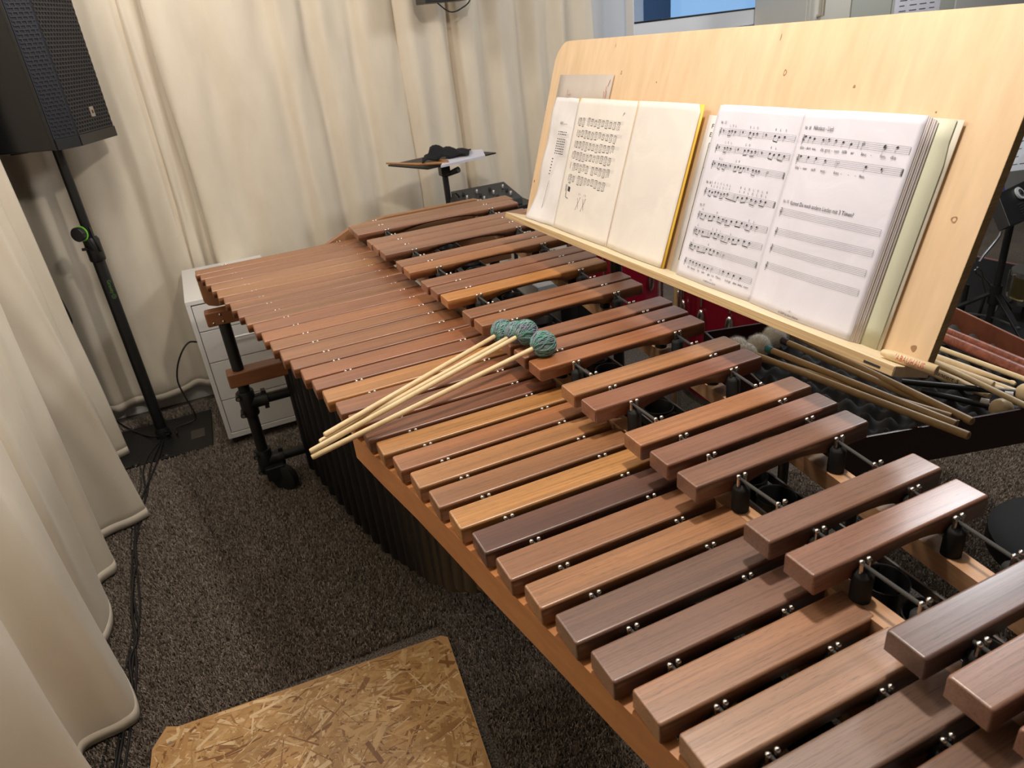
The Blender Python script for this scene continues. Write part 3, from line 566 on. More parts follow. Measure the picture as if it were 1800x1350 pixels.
# grey folder
fo = sheet(lambda a, b: B(0.045 + 0.006 * b + a * 0.275, 0.001 + 0.388 * b, 0.0015 + 0.002 * a * b), 8, 8).build('folder', M['kraft'], smooth=180, solid=0.0012); tag(fo, 'worn grey cardboard folder with red scribbles behind the left sheets', 'folder')
k = Ink(0.0058)
for a in ((0.115, 0.352, 0.116, 0.338), (0.116, 0.338, 0.113, 0.336), (0.121, 0.340, 0.127, 0.337), (0.127, 0.337, 0.134, 0.341), (0.306, 0.362, 0.309, 0.335), (0.311, 0.352, 0.313, 0.335), (0.299, 0.350, 0.302, 0.335), (0.318, 0.378, 0.312, 0.362)): k.line(*a, 0.0016)
k.b.build('red_marks', M['brownink'], fo)
k = Ink(0.0046)
for cx, cy, r in ((0.058, 0.226, 0.006), (0.061, 0.239, 0.006)):
    P = [(cx + r * 0.7 * math.cos(2 * math.pi * i / 12), cy + r * math.sin(2 * math.pi * i / 12)) for i in range(13)]
    for p, q in zip(P, P[1:]): k.line(*p, *q, 0.0014)
k.b.build('red_marks', M['redink'], fo)
# crumpled clear pocket with sheet
def crump(a, b):
    w_ = 0.0035 * math.sin(9 * a + 4 * b) * math.sin(11 * b + 2) + 0.002 * math.sin(23 * a - 13 * b); return B(0.072 + a * 0.25 - 0.006 * (1 - b), 0.001 + 0.329 * b, 0.010 + w_ + 0.022 * max(0, 1 - b * 3.2) ** 1.5 * (1 - a) + 0.004 * (1 - a))
cp = sheet(crump, 26, 30).build('sheet_pocket', M['paperC'], smooth=180, solid=0.0005); tag(cp, 'crumpled white sheet in a clear pocket, leftmost of the papers on the ledge', 'paper')
k = Ink(0.0205)
k.text(0.137, 0.262, 'BABY', 0.010, 0.017); k.text(0.156, 0.262, 'concerto', 0.005, 0.020)
for i in range(9):
    y = 0.243 - i * 0.0062 - (0.006 if i > 1 else 0)
    for j in range(5): k.line(0.137 + j * 0.0095, y, 0.137 + j * 0.0095 + random.uniform(0.005, 0.008), y, 0.0022)
for i in range(6): k.line(0.130 - i * 0.0006, 0.172 - i * 0.008, 0.137 - i * 0.0006, 0.172 - i * 0.008, 0.0028)
k.line(0.136, 0.115, 0.124, 0.03, 0.0012)
k.b.build('print', M['ink'], kind='stuff', parent=cp)
# yellow music book
yb = thing('music_book', 'thin yellow-covered music book open at dense handwritten notation and a blank page', 'book', B(0.47, 0, 0.01))
sheet(lambda a, b: B(0.207 + a * 0.4995, 0.0 + 0.331 * b, 0.016 + 0.0015 * math.sin(a * 3)), 12, 6).build('cover', M['yellow'], yb, smooth=180, solid=0.0022)
fL = pageoff(0.478, 0.27, 0.0185, 0.004); fR = pageoff(0.478, 0.225, 0.0182, 0.005)
rc = lambda b, L=0.012: 0.0 if b < 0.965 else (b - 0.965) / 0.035 * 0.012
sheet(lambda a, b: B(0.478 - (1 - a) * (0.268 - 0.001 * b) + (1 - a) * rc(b), 0.001 + 0.329 * b, fL(0.478 - (1 - a) * 0.268, 0.329 * b)), 24, 24).build('left_page', M['paperB'], yb, smooth=180, solid=0.0006)
sheet(lambda a, b: B(0.478 + a * (0.224 - rc(b) * 0.8), 0.001 + 0.330 * b, fR(0.478 + a * 0.224, 0.33 * b)), 24, 24).build('right_page', M['paperB'], yb, smooth=180, solid=0.0006)
MB().tube([B(0.478, 0.001, 0.0198), B(0.478, 0.33, 0.0198)], 0.0006, 6).build('spine', M['edge'], yb)
k = Ink(lambda x, y: fL(x, y) + 0.0007); R = random.Random(3)
rowsY = [(0.2333, 0.4401, 0.2751), (0.2401, 0.4452, 0.2458), (0.2392, 0.4448, 0.2190), (0.2376, 0.4397, 0.1925), (0.2392, 0.4431, 0.1655), (0.2428, 0.4445, 0.1350)]
for ri, (a, c, y) in enumerate(rowsY):
    k.line(a, y + 0.008, a, y - 0.008, 0.0012); h = 0.0095
    for q in range(3): k.line(a + 0.001, y + 0.002 + q * 0.0028, c, y + 0.002 + q * 0.0028, 0.0002)
    x = a + 0.006
    while x < c - 0.018:
        if R.random() < 0.14: x += 0.010; continue
        ww = 0.0125; up = R.uniform(0.004, 0.009); dn = R.uniform(-0.012, -0.006)
        for xx in (x, x + ww * 0.45, x + ww * 0.8):
            yy = up - 0.002
            while yy > dn: k.line(xx, y + yy, xx, y + yy - 0.0022, 0.0016); yy -= R.uniform(0.0028, 0.0042)
        k.line(x, y + up, x + ww * 0.8, y + up, 0.0012)
        if R.random() < 0.8: k.line(x, y + dn - 0.001, x + ww * 0.7, y + dn - 0.001, 0.0012)
        x += ww * 1.35
k.line(0.244, 0.117, 0.247, 0.086, 0.0022); k.line(0.247, 0.086, 0.262, 0.083, 0.0016); k.q([(0.252, 0.114), (0.265, 0.112), (0.265, 0.100), (0.252, 0.102)]); k.line(0.238, 0.117, 0.240, 0.10, 0.002)
for cx in (0.313, 0.340):
    k.line(cx, 0.092, cx + 0.011, 0.066, 0.0009); k.line(cx + 0.012, 0.092, cx, 0.064, 0.0009); k.line(cx + 0.002, 0.104, cx + 0.002, 0.099, 0.001); k.line(cx + 0.009, 0.104, cx + 0.009, 0.099, 0.001); k.head(cx, 0.063, 0.0012, 0.0012); k.head(cx + 0.012, 0.093, 0.0014, 0.0014)
k.line(0.434, 0.304, 0.431, 0.296, 0.0008); k.line(0.437, 0.303, 0.434, 0.299, 0.0008)
k.b.build('print', M['ink'], kind='stuff', parent=yb)
# sheet with black frame between the books
fs_ = sheet(lambda a, b: B(0.712 + a * 0.22, 0.0 + 0.314 * b, 0.0035), 4, 4).build('framed_sheet', M['paperC'], smooth=180, solid=0.0006); tag(fs_, 'sheet with a black printed frame showing between the two open books', 'paper')
k = Ink(0.0042); k.line(0.733, 0.262, 0.733, 0.028, 0.0014); k.line(0.733, 0.262, 0.80, 0.262, 0.0014); k.line(0.733, 0.028, 0.80, 0.028, 0.0014); k.text(0.727, 0.290, 'Fi', 0.012, 0.010); k.text(0.727, 0.274, 'Ei', 0.012, 0.010)
k.q([(0.735, 0.215), (0.746, 0.236), (0.756, 0.24), (0.756, 0.190), (0.744, 0.196)]); k.q([(0.738, 0.10), (0.752, 0.125), (0.752, 0.062), (0.741, 0.078)])
k.b.build('print', M['ink'], kind='stuff', parent=fs_)
# big song book
bk = thing('song_book', 'thick stapled song book open at simple three-tone songs, right half of the ledge', 'book', B(0.98, 0, 0.01))
sheet(lambda a, b: B(0.985 + a * 0.255, 0.0 + 0.331 * b, 0.0035 + 0.002 * a), 6, 6).build('back_cover', M['backcov'], bk, smooth=180, solid=0.0015)
sheet(lambda a, b: B(0.985 + a * (0.250 - (0.004 * (b > 0.9))), 0.0 + 0.331 * b, 0.0065 + 0.002 * a), 6, 12).build('green_cover', M['greencov'], bk, smooth=180, solid=0.0012)
gL = pageoff(0.970, 0.22, 0.015, 0.004); gR = pageoff(0.970, 0.227, 0.0185, 0.0075)
for i in range(7):
    q = 6 - i; sheet(lambda a, b: B(0.972 + a * (0.2265 + 0.0014 * q + 0.0008 * math.sin(q * 2.1)), 0.0005 + (0.3305 - 0.0006 * q) * b, gR(0.970 + a * 0.227, 0.33 * b) - 0.0013 - 0.0014 * q), 14, 10).build('page', M['edge'], bk, smooth=180, solid=0.0009)
for i in range(2): sheet(lambda a, b: B(0.970 - (1 - a) * (0.2195 + 0.001 * i), 0.0005 + 0.3315 * b, gL(0.970 - (1 - a) * 0.22, 0.33 * b) - 0.0013 - 0.0012 * i), 14, 10).build('page', M['edge'], bk, smooth=180, solid=0.0008)
rc2 = lambda b: 0.0 if b < 0.97 else (b - 0.97) / 0.03 * 0.010
sheet(lambda a, b: B(0.970 - (1 - a) * (0.219 - rc2(b)), 0.0005 + 0.3325 * b, gL(0.970 - (1 - a) * 0.22, 0.33 * b) + 0.0006 * math.sin(17 * a + 9 * b)), 26, 26).build('left_page', M['paperA'], bk, smooth=180, solid=0.0004)
sheet(lambda a, b: B(0.970 + a * 0.2265, 0.0005 + 0.3315 * b, gR(0.970 + a * 0.227, 0.33 * b) + 0.0006 * math.sin(15 * a + 7 * b)), 26, 26).build('right_page', M['paperA'], bk, smooth=180, solid=0.0004)
def staff(k, x0, y0, x1, y1, hgt, notes, clef=True, bars=(), end=None, lyr=None):
    yy = lambda x, i: y0 + (y1 - y0) * (x - x0) / (x1 - x0) - hgt * i / 4
    for i in range(5): k.line(x0, yy(x0, i), x1, yy(x1, i), 0.0003)
    if clef:
        cx = x0 + 0.0045; P = [(cx - 0.001, -0.4), (cx + 0.0018, 0.3), (cx - 0.0026, 1.9), (cx - 0.0008, 3.2), (cx + 0.0022, 2.5), (cx - 0.0003, 1.9), (cx - 0.0012, 2.7)]
        for a, c in zip(P, P[1:]): k.line(a[0], yy(a[0], a[1]), c[0], yy(c[0], c[1]), 0.0006)
        k.line(cx + 0.0006, yy(cx, -0.6), cx - 0.0008, yy(cx, 4.6), 0.0007); k.text(cx - 0.002, yy(cx, 5.6), '8', 0.0035)
    for bx in bars: k.line(bx, yy(bx, 0), bx, yy(bx, 4), 0.0004)
    k.line(x1, yy(x1, 0), x1, yy(x1, 4), 0.0014 if end == 'double' else 0.0005)
    if end == 'double': k.line(x1 - 0.002, yy(x1, 0), x1 - 0.002, yy(x1, 4), 0.0005)
    prev = None
    for nt in notes:
        x, ln = nt[0], nt[1]; kd = nt[2] if len(nt) > 2 else 'q'
        if kd == 'r': k.q([(x - 0.0013, yy(x, ln - 0.7)), (x + 0.0013, yy(x, ln - 0.7)), (x + 0.0010, yy(x, ln + 0.7)), (x - 0.0012, yy(x, ln + 0.7))]); prev = None; continue
        k.head(x, yy(x, ln), hollow=(kd == 'h'), rx=0.0021, ry=0.0015); k.line(x - 0.0019, yy(x, ln), x - 0.0019, yy(x, ln + 3.2), 0.00035)
        if kd == 'b':
            if prev: k.line(prev[0] - 0.0021, yy(prev[0], prev[1] + 3.2), x - 0.0021, yy(x, ln + 3.2), 0.0013); prev = None
            else: prev = (x, ln)
        else: prev = None
kL = Ink(lambda x, y: gL(x, y) + 0.0016); kR = Ink(lambda x, y: gR(x, y) + 0.0016)
Lr = [(0.7698, 0.2905, 0.9632, 0.2898), (0.7715, 0.2599, 0.9628, 0.2595), (0.773, 0.2298, 0.9624, 0.2286), (0.7728, 0.1781, 0.9613, 0.1785), (0.7718, 0.1325, 0.9614, 0.1342), (0.7715, 0.1014, 0.9608, 0.1041), (0.7708, 0.0707, 0.9605, 0.072), (0.7684, 0.0391, 0.9601, 0.0418)]
def seq(x0, x1, n): return [x0 + (x1 - x0) * i / (n - 1) for i in range(n)]
nA = [(0.783, 1.5, 'r'), (0.800, 1.6, 'b'), (0.808, 1.2, 'b'), (0.817, 1.6), (0.838, 1.4, 'r'), (0.857, 1.2, 'b'), (0.866, 1.7, 'b'), (0.875, 1.3), (0.897, 1.5, 'r'), (0.918, 1.6, 'b'), (0.928, 2.0, 'b'), (0.940, 1.6)]
nB_ = [(0.783, 1.5, 'r'), (0.800, 1.6, 'b'), (0.808, 1.2, 'b'), (0.817, 1.6), (0.838, 1.4, 'r'), (0.856, 1.6, 'b'), (0.865, 1.2, 'b'), (0.874, 1.7, 'b'), (0.883, 1.3, 'b'), (0.899, 1.5, 'r'), (0.918, 1.3, 'b'), (0.928, 1.8, 'b'), (0.939, 1.3, 'b'), (0.951, 1.8, 'b')]
nC_ = [(0.783, 1.5, 'r'), (0.796, 1.4, 'b'), (0.803, 1.9, 'b'), (0.810, 1.4, 'b'), (0.817, 1.8, 'b'), (0.829, 1.4, 'r'), (0.843, 1.7, 'b'), (0.851, 1.3, 'b'), (0.858, 1.8, 'b'), (0.866, 1.4, 'b'), (0.877, 1.5, 'r'), (0.890, 1.9, 'b'), (0.898, 2.0, 'b'), (0.905, 1.9), (0.925, 1.8, 'h')]
nD = [(x, 1.6 + 0.5 * math.sin(i * 1.9), 'b') for i, x in enumerate(seq(0.790, 0.852, 8)[:7] + seq(0.872, 0.940, 7))]
nE = [(x, 1.5 + 0.5 * math.sin(i * 1.3), 'b') for i, x in enumerate(seq(0.785, 0.85, 6) + seq(0.86, 0.90, 4) + [0.913, 0.925, 0.937])]
nF = [(x, 1.5 + 0.5 * math.sin(i * 1.1), 'b') for i, x in enumerate([0.782, 0.792, 0.803, 0.829, 0.839, 0.850, 0.861, 0.880, 0.891, 0.904, 0.918, 0.931])]
nG = [(x, 1.4 + 0.5 * math.sin(i * 1.1), 'b') for i, x in enumerate([0.780, 0.791, 0.802, 0.828, 0.839, 0.850, 0.861])] + [(0.878, 2.0, 'h')]
nH = [(x, 1.2 + 0.25 * i) for i, x in enumerate([0.789, 0.799, 0.810, 0.821, 0.836, 0.846])] + [(0.858, 1.9, 'h')] + [(x, 1.2 + 0.3 * i) for i, x in enumerate([0.889, 0.903, 0.917, 0.934])]
for i, (L_, nt, bars, en) in enumerate(zip(Lr, (nA, nB_, nC_, nD, nE, nF, nG, nH), ((0.831, 0.890), (0.831, 0.890), (0.824, 0.871), (0.862,), (0.82, 0.855, 0.907), (0.82, 0.87), (0.82, 0.87), (0.83, 0.88)), (None, None, 'double', 'double', None, None, 'double', None))): staff(kL, *L_, 0.0105, nt, True, bars, en)
kL.text(0.7696, 0.2985, 'Nr. 15', 0.0075, 0.016); kL.text(0.7725, 0.1875, 'Nr. 16', 0.0075, 0.015); kL.text(0.7714, 0.1435, 'Nr. 17', 0.0075, 0.015)
def sticks(k, y, L_):
    for x, ch in L_: k.text(x, y, ch, 0.0058, 0.0026)
sticks(kL, 0.2945, [(0.798, 'L'), (0.806, 'R'), (0.814, 'L'), (0.853, 'R'), (0.862, 'L'), (0.871, 'R'), (0.915, 'R'), (0.926, 'L'), (0.938, 'R')]); sticks(kL, 0.2640, [(0.797, 'L'), (0.805, 'R'), (0.814, 'L'), (0.854, 'L'), (0.863, 'R'), (0.916, 'R'), (0.927, 'L')]); sticks(kL, 0.2335, [(0.793, 'R'), (0.800, 'L'), (0.841, 'L'), (0.849, 'R')])
sticks(kL, 0.1890, [(x, 'LR'[i % 2]) for i, x in enumerate(seq(0.790, 0.852, 8)[:7])] + [(x, 'RL'[i % 2]) for i, x in enumerate(seq(0.872, 0.936, 7))]); sticks(kL, 0.1822, [(x, 'RL'[i % 2]) for i, x in enumerate(seq(0.790, 0.852, 8)[:7])] + [(x, 'LR'[i % 2]) for i, x in enumerate(seq(0.872, 0.936, 7))])
sticks(kL, 0.1362, [(0.784, 'R'), (0.828, 'R'), (0.914, 'R'), (0.926, 'L')]); sticks(kL, 0.1052, [(0.782, 'L'), (0.829, 'L'), (0.840, 'R'), (0.851, 'L'), (0.880, 'L')]); sticks(kL, 0.0745, [(0.780, 'L'), (0.829, 'R')])
for x, w_, t in ((0.785, 0.006, 'Ni'), (0.796, 0.014, 'klaus'), (0.818, 0.006, 'ist'), (0.832, 0.008, 'ein'), (0.850, 0.007, 'gu'), (0.862, 0.007, 'ter'), (0.873, 0.016, 'Mann,'), (0.899, 0.015, 'bringt'), (0.919, 0.010, 'den'), (0.932, 0.011, 'klei'), (0.9465, 0.011, 'nen')): kL.text(x, 0.0215, t, 0.006, w_)
kL.text(0.858, 0.0135, '- 10 -', 0.0045, 0.010); kL.text(0.843, 0.0075, '© 2000 by Sunn Edition', 0.0042, 0.036)
Rr = [(0.981, 0.2911, 1.1884, 0.2883), (0.9814, 0.2597, 1.188, 0.2581), (0.9795, 0.1713, 1.1872, 0.1703), (0.9828, 0.1375, 1.1866, 0.1398), (0.9834, 0.1087, 1.1862, 0.1091), (0.9845, 0.0778, 1.1854, 0.0787)]
n1 = [(0.990, 0.5), (1.000, 0.9), (1.011, 1.3), (1.031, 1.4), (1.043, 0.9), (1.058, 1.1), (1.073, 1.6), (1.089, 2.1), (1.111, 0.8, 'h'), (1.111, 1.6, 'h'), (1.148, 0.9), (1.148, 1.8), (1.168, 0.9)]
n2 = [(0.992, 0.5), (1.010, 0.7), (1.028, 0.7), (1.049, 1.3), (1.076, 1.6, 'h'), (1.128, 1.7), (1.155, 1.9, 'r')]
staff(kR, *Rr[0], 0.0105, n1, True, (1.037, 1.102), None); staff(kR, *Rr[1], 0.0105, n2, True, (1.071,), 'double')
for L_ in Rr[2:]: staff(kR, *L_, 0.0102, [], True)
kR.text(0.9816, 0.3005, 'Nr. 18', 0.008, 0.014); kR.text(1.0015, 0.3005, 'Nikolaus - Lied', 0.010, 0.043); kR.text(0.982, 0.1805, 'Nr. 19', 0.008, 0.014); kR.text(1.0004, 0.1795, 'Kannst Du noch andere Lieder mit 3 Tönen?', 0.0095, 0.134)
for x, w_, t in ((0.984, 0.009, 'Kin'), (0.9955, 0.002, '-'), (0.999, 0.010, 'dern'), (1.012, 0.009, 'was,'), (1.031, 0.007, 'die'), (1.041, 0.011, 'gros'), (1.055, 0.002, '-'), (1.060, 0.010, 'sen'), (1.076, 0.010, 'läßt'), (1.093, 0.006, 'er'), (1.112, 0.009, 'lau'), (1.129, 0.002, '-'), (1.145, 0.010, 'fen,'), (1.162, 0.009, 'die')): kR.text(x, 0.2695, t, 0.0068, w_)
for x, w_, t in ((0.986, 0.009, 'klei'), (0.999, 0.002, '-'), (1.005, 0.009, 'nen'), (1.024, 0.010, 'sich'), (1.045, 0.010, 'was'), (1.073, 0.010, 'kau'), (1.087, 0.002, '-'), (1.101, 0.002, '-'), (1.114, 0.002, '-'), (1.122, 0.010, 'fen.')): kR.text(x, 0.2375, t, 0.0068, w_)
kR.text(1.070, 0.0105, '- 11 -', 0.0055, 0.011); kR.text(1.051, 0.0035, '© 2000 by Sunn Edition', 0.005, 0.046)
kL.b.build('print', M['ink'], kind='stuff', parent=bk); kR.b.build('print', M['ink'], kind='stuff', parent=bk)
# ------------------------------------------------------------------ stick with red lettering, on the ledge
def wraptext(p0, ax, r, up, txt, size, width, start, mt, parent, ang0=0.0):
    ax = V(ax).normalized(); up = (V(up) - ax * V(up).dot(ax)).normalized(); sd = up.cross(ax); vs, fs = text2d(txt, size, width); b = MB(); W = []
    for x, y in vs: a = ang0 + (y - size * 0.35) / r; W.append(V(p0) + ax * (start + x) + up * (math.cos(a) * (r + 0.0004)) + sd * (math.sin(a) * (r + 0.0004)))
    b.add(W, fs); return b.build('lettering', mt, parent)
tocam = lambda p: (CAM - V(p)).normalized()
pl0 = B(0, 0.0078, 0)
a0 = atp(1549, 618.5, pl0, BT); a1 = atp(1647, 651.5, pl0, BT)
def stick(name, label, cat, pts, rs, mt, group=None, n=14):
    o = MB().tube(pts, rs, n).build(name, mt, loc=(V(pts[0]) + V(pts[-1])) / 2, smooth=60); tag(o, label, cat, group); return o
d = (a1 - a0); L0 = d.length
st = stick('drumstick', 'pale drumstick with red printed capitals lying on the right end of the ledge', 'drumstick', [a0, a0 + d * 0.02, a0 + d * 0.10, a0 + d * 0.22, a1 - d * 0.01, a1], [0.0028, 0.0045, 0.0062, 0.0075, 0.0075, 0.0066], M['hickory'])
wraptext(a0, d, 0.0075, tocam(a0), "'ABAUHAUS", 0.013, L0 * 0.52, L0 * 0.29, M['redink'], st)
# ================================================================== YARN MALLETS
def fuzz(c, ax, r, n, ln, wd_, mt, parent, name, seed):
    R = np.random.default_rng(seed); u = R.normal(size=(n, 3)); u /= np.linalg.norm(u, axis=1)[:, None]
    A = np.array([list(a) for a in ax]); base = np.array(c) + (u * np.array(r)) @ A; dirn = u @ A + R.normal(0, 0.75, (n, 3)); dirn /= np.linalg.norm(dirn, axis=1)[:, None]
    L = R.uniform(0.35, 1.0, n)[:, None] * ln; sd = np.cross(dirn, R.normal(size=(n, 3))); sd /= np.linalg.norm(sd, axis=1)[:, None]
    v = np.stack([base - sd * wd_, base + sd * wd_, base + dirn * L], 1).reshape(-1, 3); b = MB(); b.v = [tuple(q) for q in v]; b.f = [(3 * i, 3 * i + 1, 3 * i + 2) for i in range(n)]
    return b.build(name, mt, parent, kind='stuff')
def yarn_mallet(label, butt, head, seed):
    butt, head = V(butt), V(head); d = (head - butt).normalized(); o = thing('yarn_mallet', label, 'mallet', (butt + head) / 2, 'teal yarn marimba mallets')
    MB().tube([butt, butt + d * 0.003, head], [0.0042, 0.0054, 0.0050], 12).build('shaft', M['birch'], o, smooth=60)
    up = d.orthogonal().normalized(); sd = d.cross(up); ax = (up, sd, d); r = (0.0262, 0.0262, 0.0255)
    hd = MB().ball(head, tuple(q * 0.95 for q in r), 20, 12, ax).build('head', M['yarn'], o, smooth=180)
    R = random.Random(seed); b = MB()
    for i in range(64):
        th = R.uniform(0, 6.28); tw = R.uniform(-0.7, 0.7); P = []
        for j in range(11):
            ph = -1.35 + 2.7 * j / 10; t2 = th + tw * ph; P.append(head + up * (r[0] * math.cos(ph) * math.cos(t2)) + sd * (r[1] * math.cos(ph) * math.sin(t2)) + d * (r[2] * math.sin(ph)))
        b.tube(P, R.uniform(0.0009, 0.0015), 5)
    b.build('yarn_strands', M['yarn'], hd, smooth=180, kind='stuff'); fuzz(head, ax, r, 520, 0.007, 0.00016, M['yarn'], hd, 'yarn_fuzz', seed)
yarn_mallet('teal yarn mallet at the rear, its head farthest left of the four', atz(570, 765, 0.948), atz(884, 583, 0.985), 1)
yarn_mallet('teal yarn mallet second from the front, its head raised in the middle', atz(545, 794, 0.936), atz(924, 584, 1.010), 2)
yarn_mallet('teal yarn mallet nearest the camera, its head farthest right', atz(548, 804, 0.926), atz(955, 604, 1.003), 3)
yarn_mallet('teal yarn mallet mostly hidden under the middle one', atz(562, 777, 0.930), atz(908, 586, 0.992), 4)
# ================================================================== MALLET CASE
ca = V((0.966, -0.259, 0)); cb = V((0.259, 0.966, 0)); A0, A1, B0, B1 = 1.092, 1.644, 0.985, 1.60; ZR = 0.85
def Cc(a, b, z): return ca * a + cb * b + V((0, 0, z))
mc = thing('mallet_case', 'open dark mahogany case lined with egg-crate foam holding mallets and sticks', 'case', Cc((A0 + A1) / 2, (B0 + B1) / 2, 0))
def wallc(a0_, a1_, b0_, b1_, z0, z1, nm, mt, bv=0.002):
    return MB().obox(Cc((a0_ + a1_) / 2, (b0_ + b1_) / 2, (z0 + z1) / 2), (ca * ((a1_ - a0_) / 2), cb * ((b1_ - b0_) / 2), V((0, 0, (z1 - z0) / 2)))).build(nm, mt, mc, bevel=bv)
T_ = 0.007
wallc(A1 - T_, A1, B0, B1, 0.772, ZR, 'side_panel', M['case']); wallc(A0, A0 + T_, B0, B1, 0.772, ZR, 'side_panel', M['case'])
wallc(A0 + T_, A1 - T_, B0, B0 + T_, 0.772, ZR, 'side_panel', M['case']); wallc(A0 + T_, A1 - T_, B1 - T_, B1, 0.772, ZR, 'side_panel', M['casein'])
wallc(A0 + T_, A1 - T_, B0 + T_, B1 - T_, 0.772, 0.778, 'bottom_panel', M['case'])
G = []; nn = 90
for i in range(nn):
    row = []
    for j in range(nn):
        a = A0 + T_ + (A1 - A0 - 2 * T_) * i / (nn - 1); b = B0 + T_ + (B1 - B0 - 2 * T_) * j / (nn - 1)
        z = 0.800 + 0.015 * math.cos(2 * math.pi * a / 0.062 + 0.5) * math.cos(2 * math.pi * b / 0.062) + 0.003 * math.cos(4 * math.pi * a / 0.062) ; row.append(Cc(a, b, z))
    G.append(row)
MB().grid(G).build('foam', M['foam'], mc, smooth=180)
for a, b in ((1.13, 1.02), (1.13, 1.36), (1.45, 1.02), (1.45, 1.20)):
    MB().tube([Cc(a, b, 0.772), Cc(a, b, 0.0)], 0.011, 12).build('leg', M['black'], mc, smooth=50)
MB().beam(Cc(1.13, 1.0, 0.761), Cc(1.13, 1.58, 0.761), 0.022, 0.022).build('leg_bar', M['black'], mc); MB().beam(Cc(1.45, 1.0, 0.761), Cc(1.45, 1.58, 0.761), 0.022, 0.022).build('leg_bar', M['black'], mc)
def fluffy(label, head, butt, collar, seed, rr=0.026, sr=0.0078):
    head, butt = V(head), V(butt); d = (butt - head).normalized(); o = thing('fleece_mallet', label, 'mallet', (head + butt) / 2, 'white fleece bass drum mallets')
    MB().tube([head, butt - d * 0.002, butt], [sr * 0.92, sr, sr * 0.9], 14).build('shaft', M['bamboo'], o, smooth=60); MB().tube([butt, butt + d * 0.0006], sr * 0.45, 10).build('end_hole', M['knot'], o)
    if collar: MB().tube([head + d * (rr - 0.004), head + d * (rr + 0.016)], sr * 1.12, 14).build('collar', collar, o, smooth=60)
    up = d.orthogonal().normalized(); ax = (up, d.cross(up), d); hd = MB().ball(head, rr, 20, 12, ax).build('head', M['fleece'], o, smooth=180)
    fuzz(head, ax, (rr, rr, rr), 3200, 0.0085, 0.00022, M['fleece'], hd, 'fleece', seed)
fluffy('white fleece mallet with a purple collar, its short shaft ending inside the case', atz(1361, 592, 0.852), atz(1641, 713, 0.838), M['purple'], 12)
fluffy('white fleece mallet farthest back, its head half hidden by the ledge', atz(1380, 582, 0.845), atz(1709, 741, 0.852), None, 11)
fluffy('white fleece mallet with a teal collar in front of the others', atz(1334, 607, 0.852), atz(1681, 746, 0.862), M['teal'], 13)
fluffy('white fleece mallet whose head shows just behind the lower bar end', atz(1311, 622, 0.845), atz(1672, 733, 0.848), None, 14)
fluffy('white fleece mallet lying nearest the camera and sticking out farthest over the rim', atz(1296, 612, 0.848), atz(1703, 766, 0.868), None, 15)
stick('drumstick', 'upper of two reddish-brown rosewood sticks in the back of the case', 'drumstick', [atz(1590, 552, 0.838), atz(1810, 644, 0.838)], [0.010, 0.0115], M['redstick'], 'rosewood sticks')
stick('drumstick', 'lower and thicker of two reddish-brown rosewood sticks in the case', 'drumstick', [atz(1580, 560, 0.836), atz(1825, 665, 0.836)], [0.0115, 0.013], M['redstick'], 'rosewood sticks')
stick('mallet_shaft', 'thin pale shaft below the rosewood sticks in the case', 'mallet', [atz(1600, 594, 0.830), atz(1830, 677, 0.830)], 0.0060, M['birch'])
stick('drumstick', 'pale drumstick with an acorn tip, uppermost of the pale bundle', 'drumstick', [atz(1600, 612, 0.834), atz(1700, 648, 0.834), atz(1760, 667, 0.834), atz(1774, 671, 0.834), atz(1777, 671.6, 0.834), atz(1781, 673, 0.834), atz(1785, 675, 0.834)], [0.0085, 0.0085, 0.0045, 0.0034, 0.0045, 0.0050, 0.0028], M['hickory'], 'pale drumsticks')
stick('drumstick', 'pale drumstick with a blunt butt end in the middle of the bundle', 'drumstick', [atz(1610, 625, 0.836), atz(1743, 676, 0.836), atz(1746, 677, 0.836)], [0.0075, 0.0085, 0.0076], M['hickory'], 'pale drumsticks')
stick('drumstick', 'pale drumstick reaching right under the wooden ball', 'drumstick', [atz(1600, 622, 0.826), atz(1800, 696, 0.826)], [0.0078, 0.0084], M['hickory'], 'pale drumsticks')
stick('drumstick', 'pale drumstick with its rounded butt beside the striped shaft', 'drumstick', [atz(1620, 640, 0.824), atz(1759, 686, 0.824), atz(1765, 688, 0.824)], [0.0070, 0.0085, 0.0075], M['hickory'], 'pale drumsticks')
c0, c1 = atz(1600, 637, 0.822), atz(1740, 696, 0.822)
cs = stick('drumstick', 'drumstick printed Concert in black, lowest of the pale bundle', 'drumstick', [c0, c0.lerp(c1, 0.6), c1], [0.0105, 0.0105, 0.0060], M['hickory'], 'pale drumsticks')
wraptext(c0, c1 - c0, 0.0103, tocam(c0), 'Concert 5', 0.013, (c1 - c0).length * 0.33, (c1 - c0).length * 0.33, M['ink'], cs, 0.15)
stick('mallet_shaft', 'thin pale shaft lying diagonally over the drumsticks toward the camera', 'mallet', [atz(1625, 628, 0.852), atz(1840, 731, 0.855)], 0.0058, M['birch'])
def ballm(label, p0, p1, hc, hr, lab=True):
    p0, p1, hc = V(p0), V(p1), V(hc); o = thing('wooden_mallet', label, 'mallet', (p0 + hc) / 2, 'black-shafted mallets with wooden balls')
    d = (hc - p0).normalized(); MB().tube([p0, hc], 0.0062, 12).build('shaft', M['black'], o, smooth=60); MB().ball(hc, hr, 18, 12).build('head', M['hickory'], o, smooth=180, label='pale wooden ball')
    if lab: MB().tube([p1 - d * 0.007, p1 + d * 0.007], 0.0066, 14).build('label_band', M['label'], o, smooth=60)
    return o
ballm('black-shafted mallet whose pale wooden ball touches the right picture edge', atz(1585, 671, 0.834), atz(1773, 693, 0.838), atz(1806, 692, 0.842), 0.021)
o_ = ballm('black-shafted mallet with its wooden ball in the near corner of the case', atz(1620, 687, 0.822), atz(1731, 706, 0.828), atz(1760, 719, 0.822), 0.021)
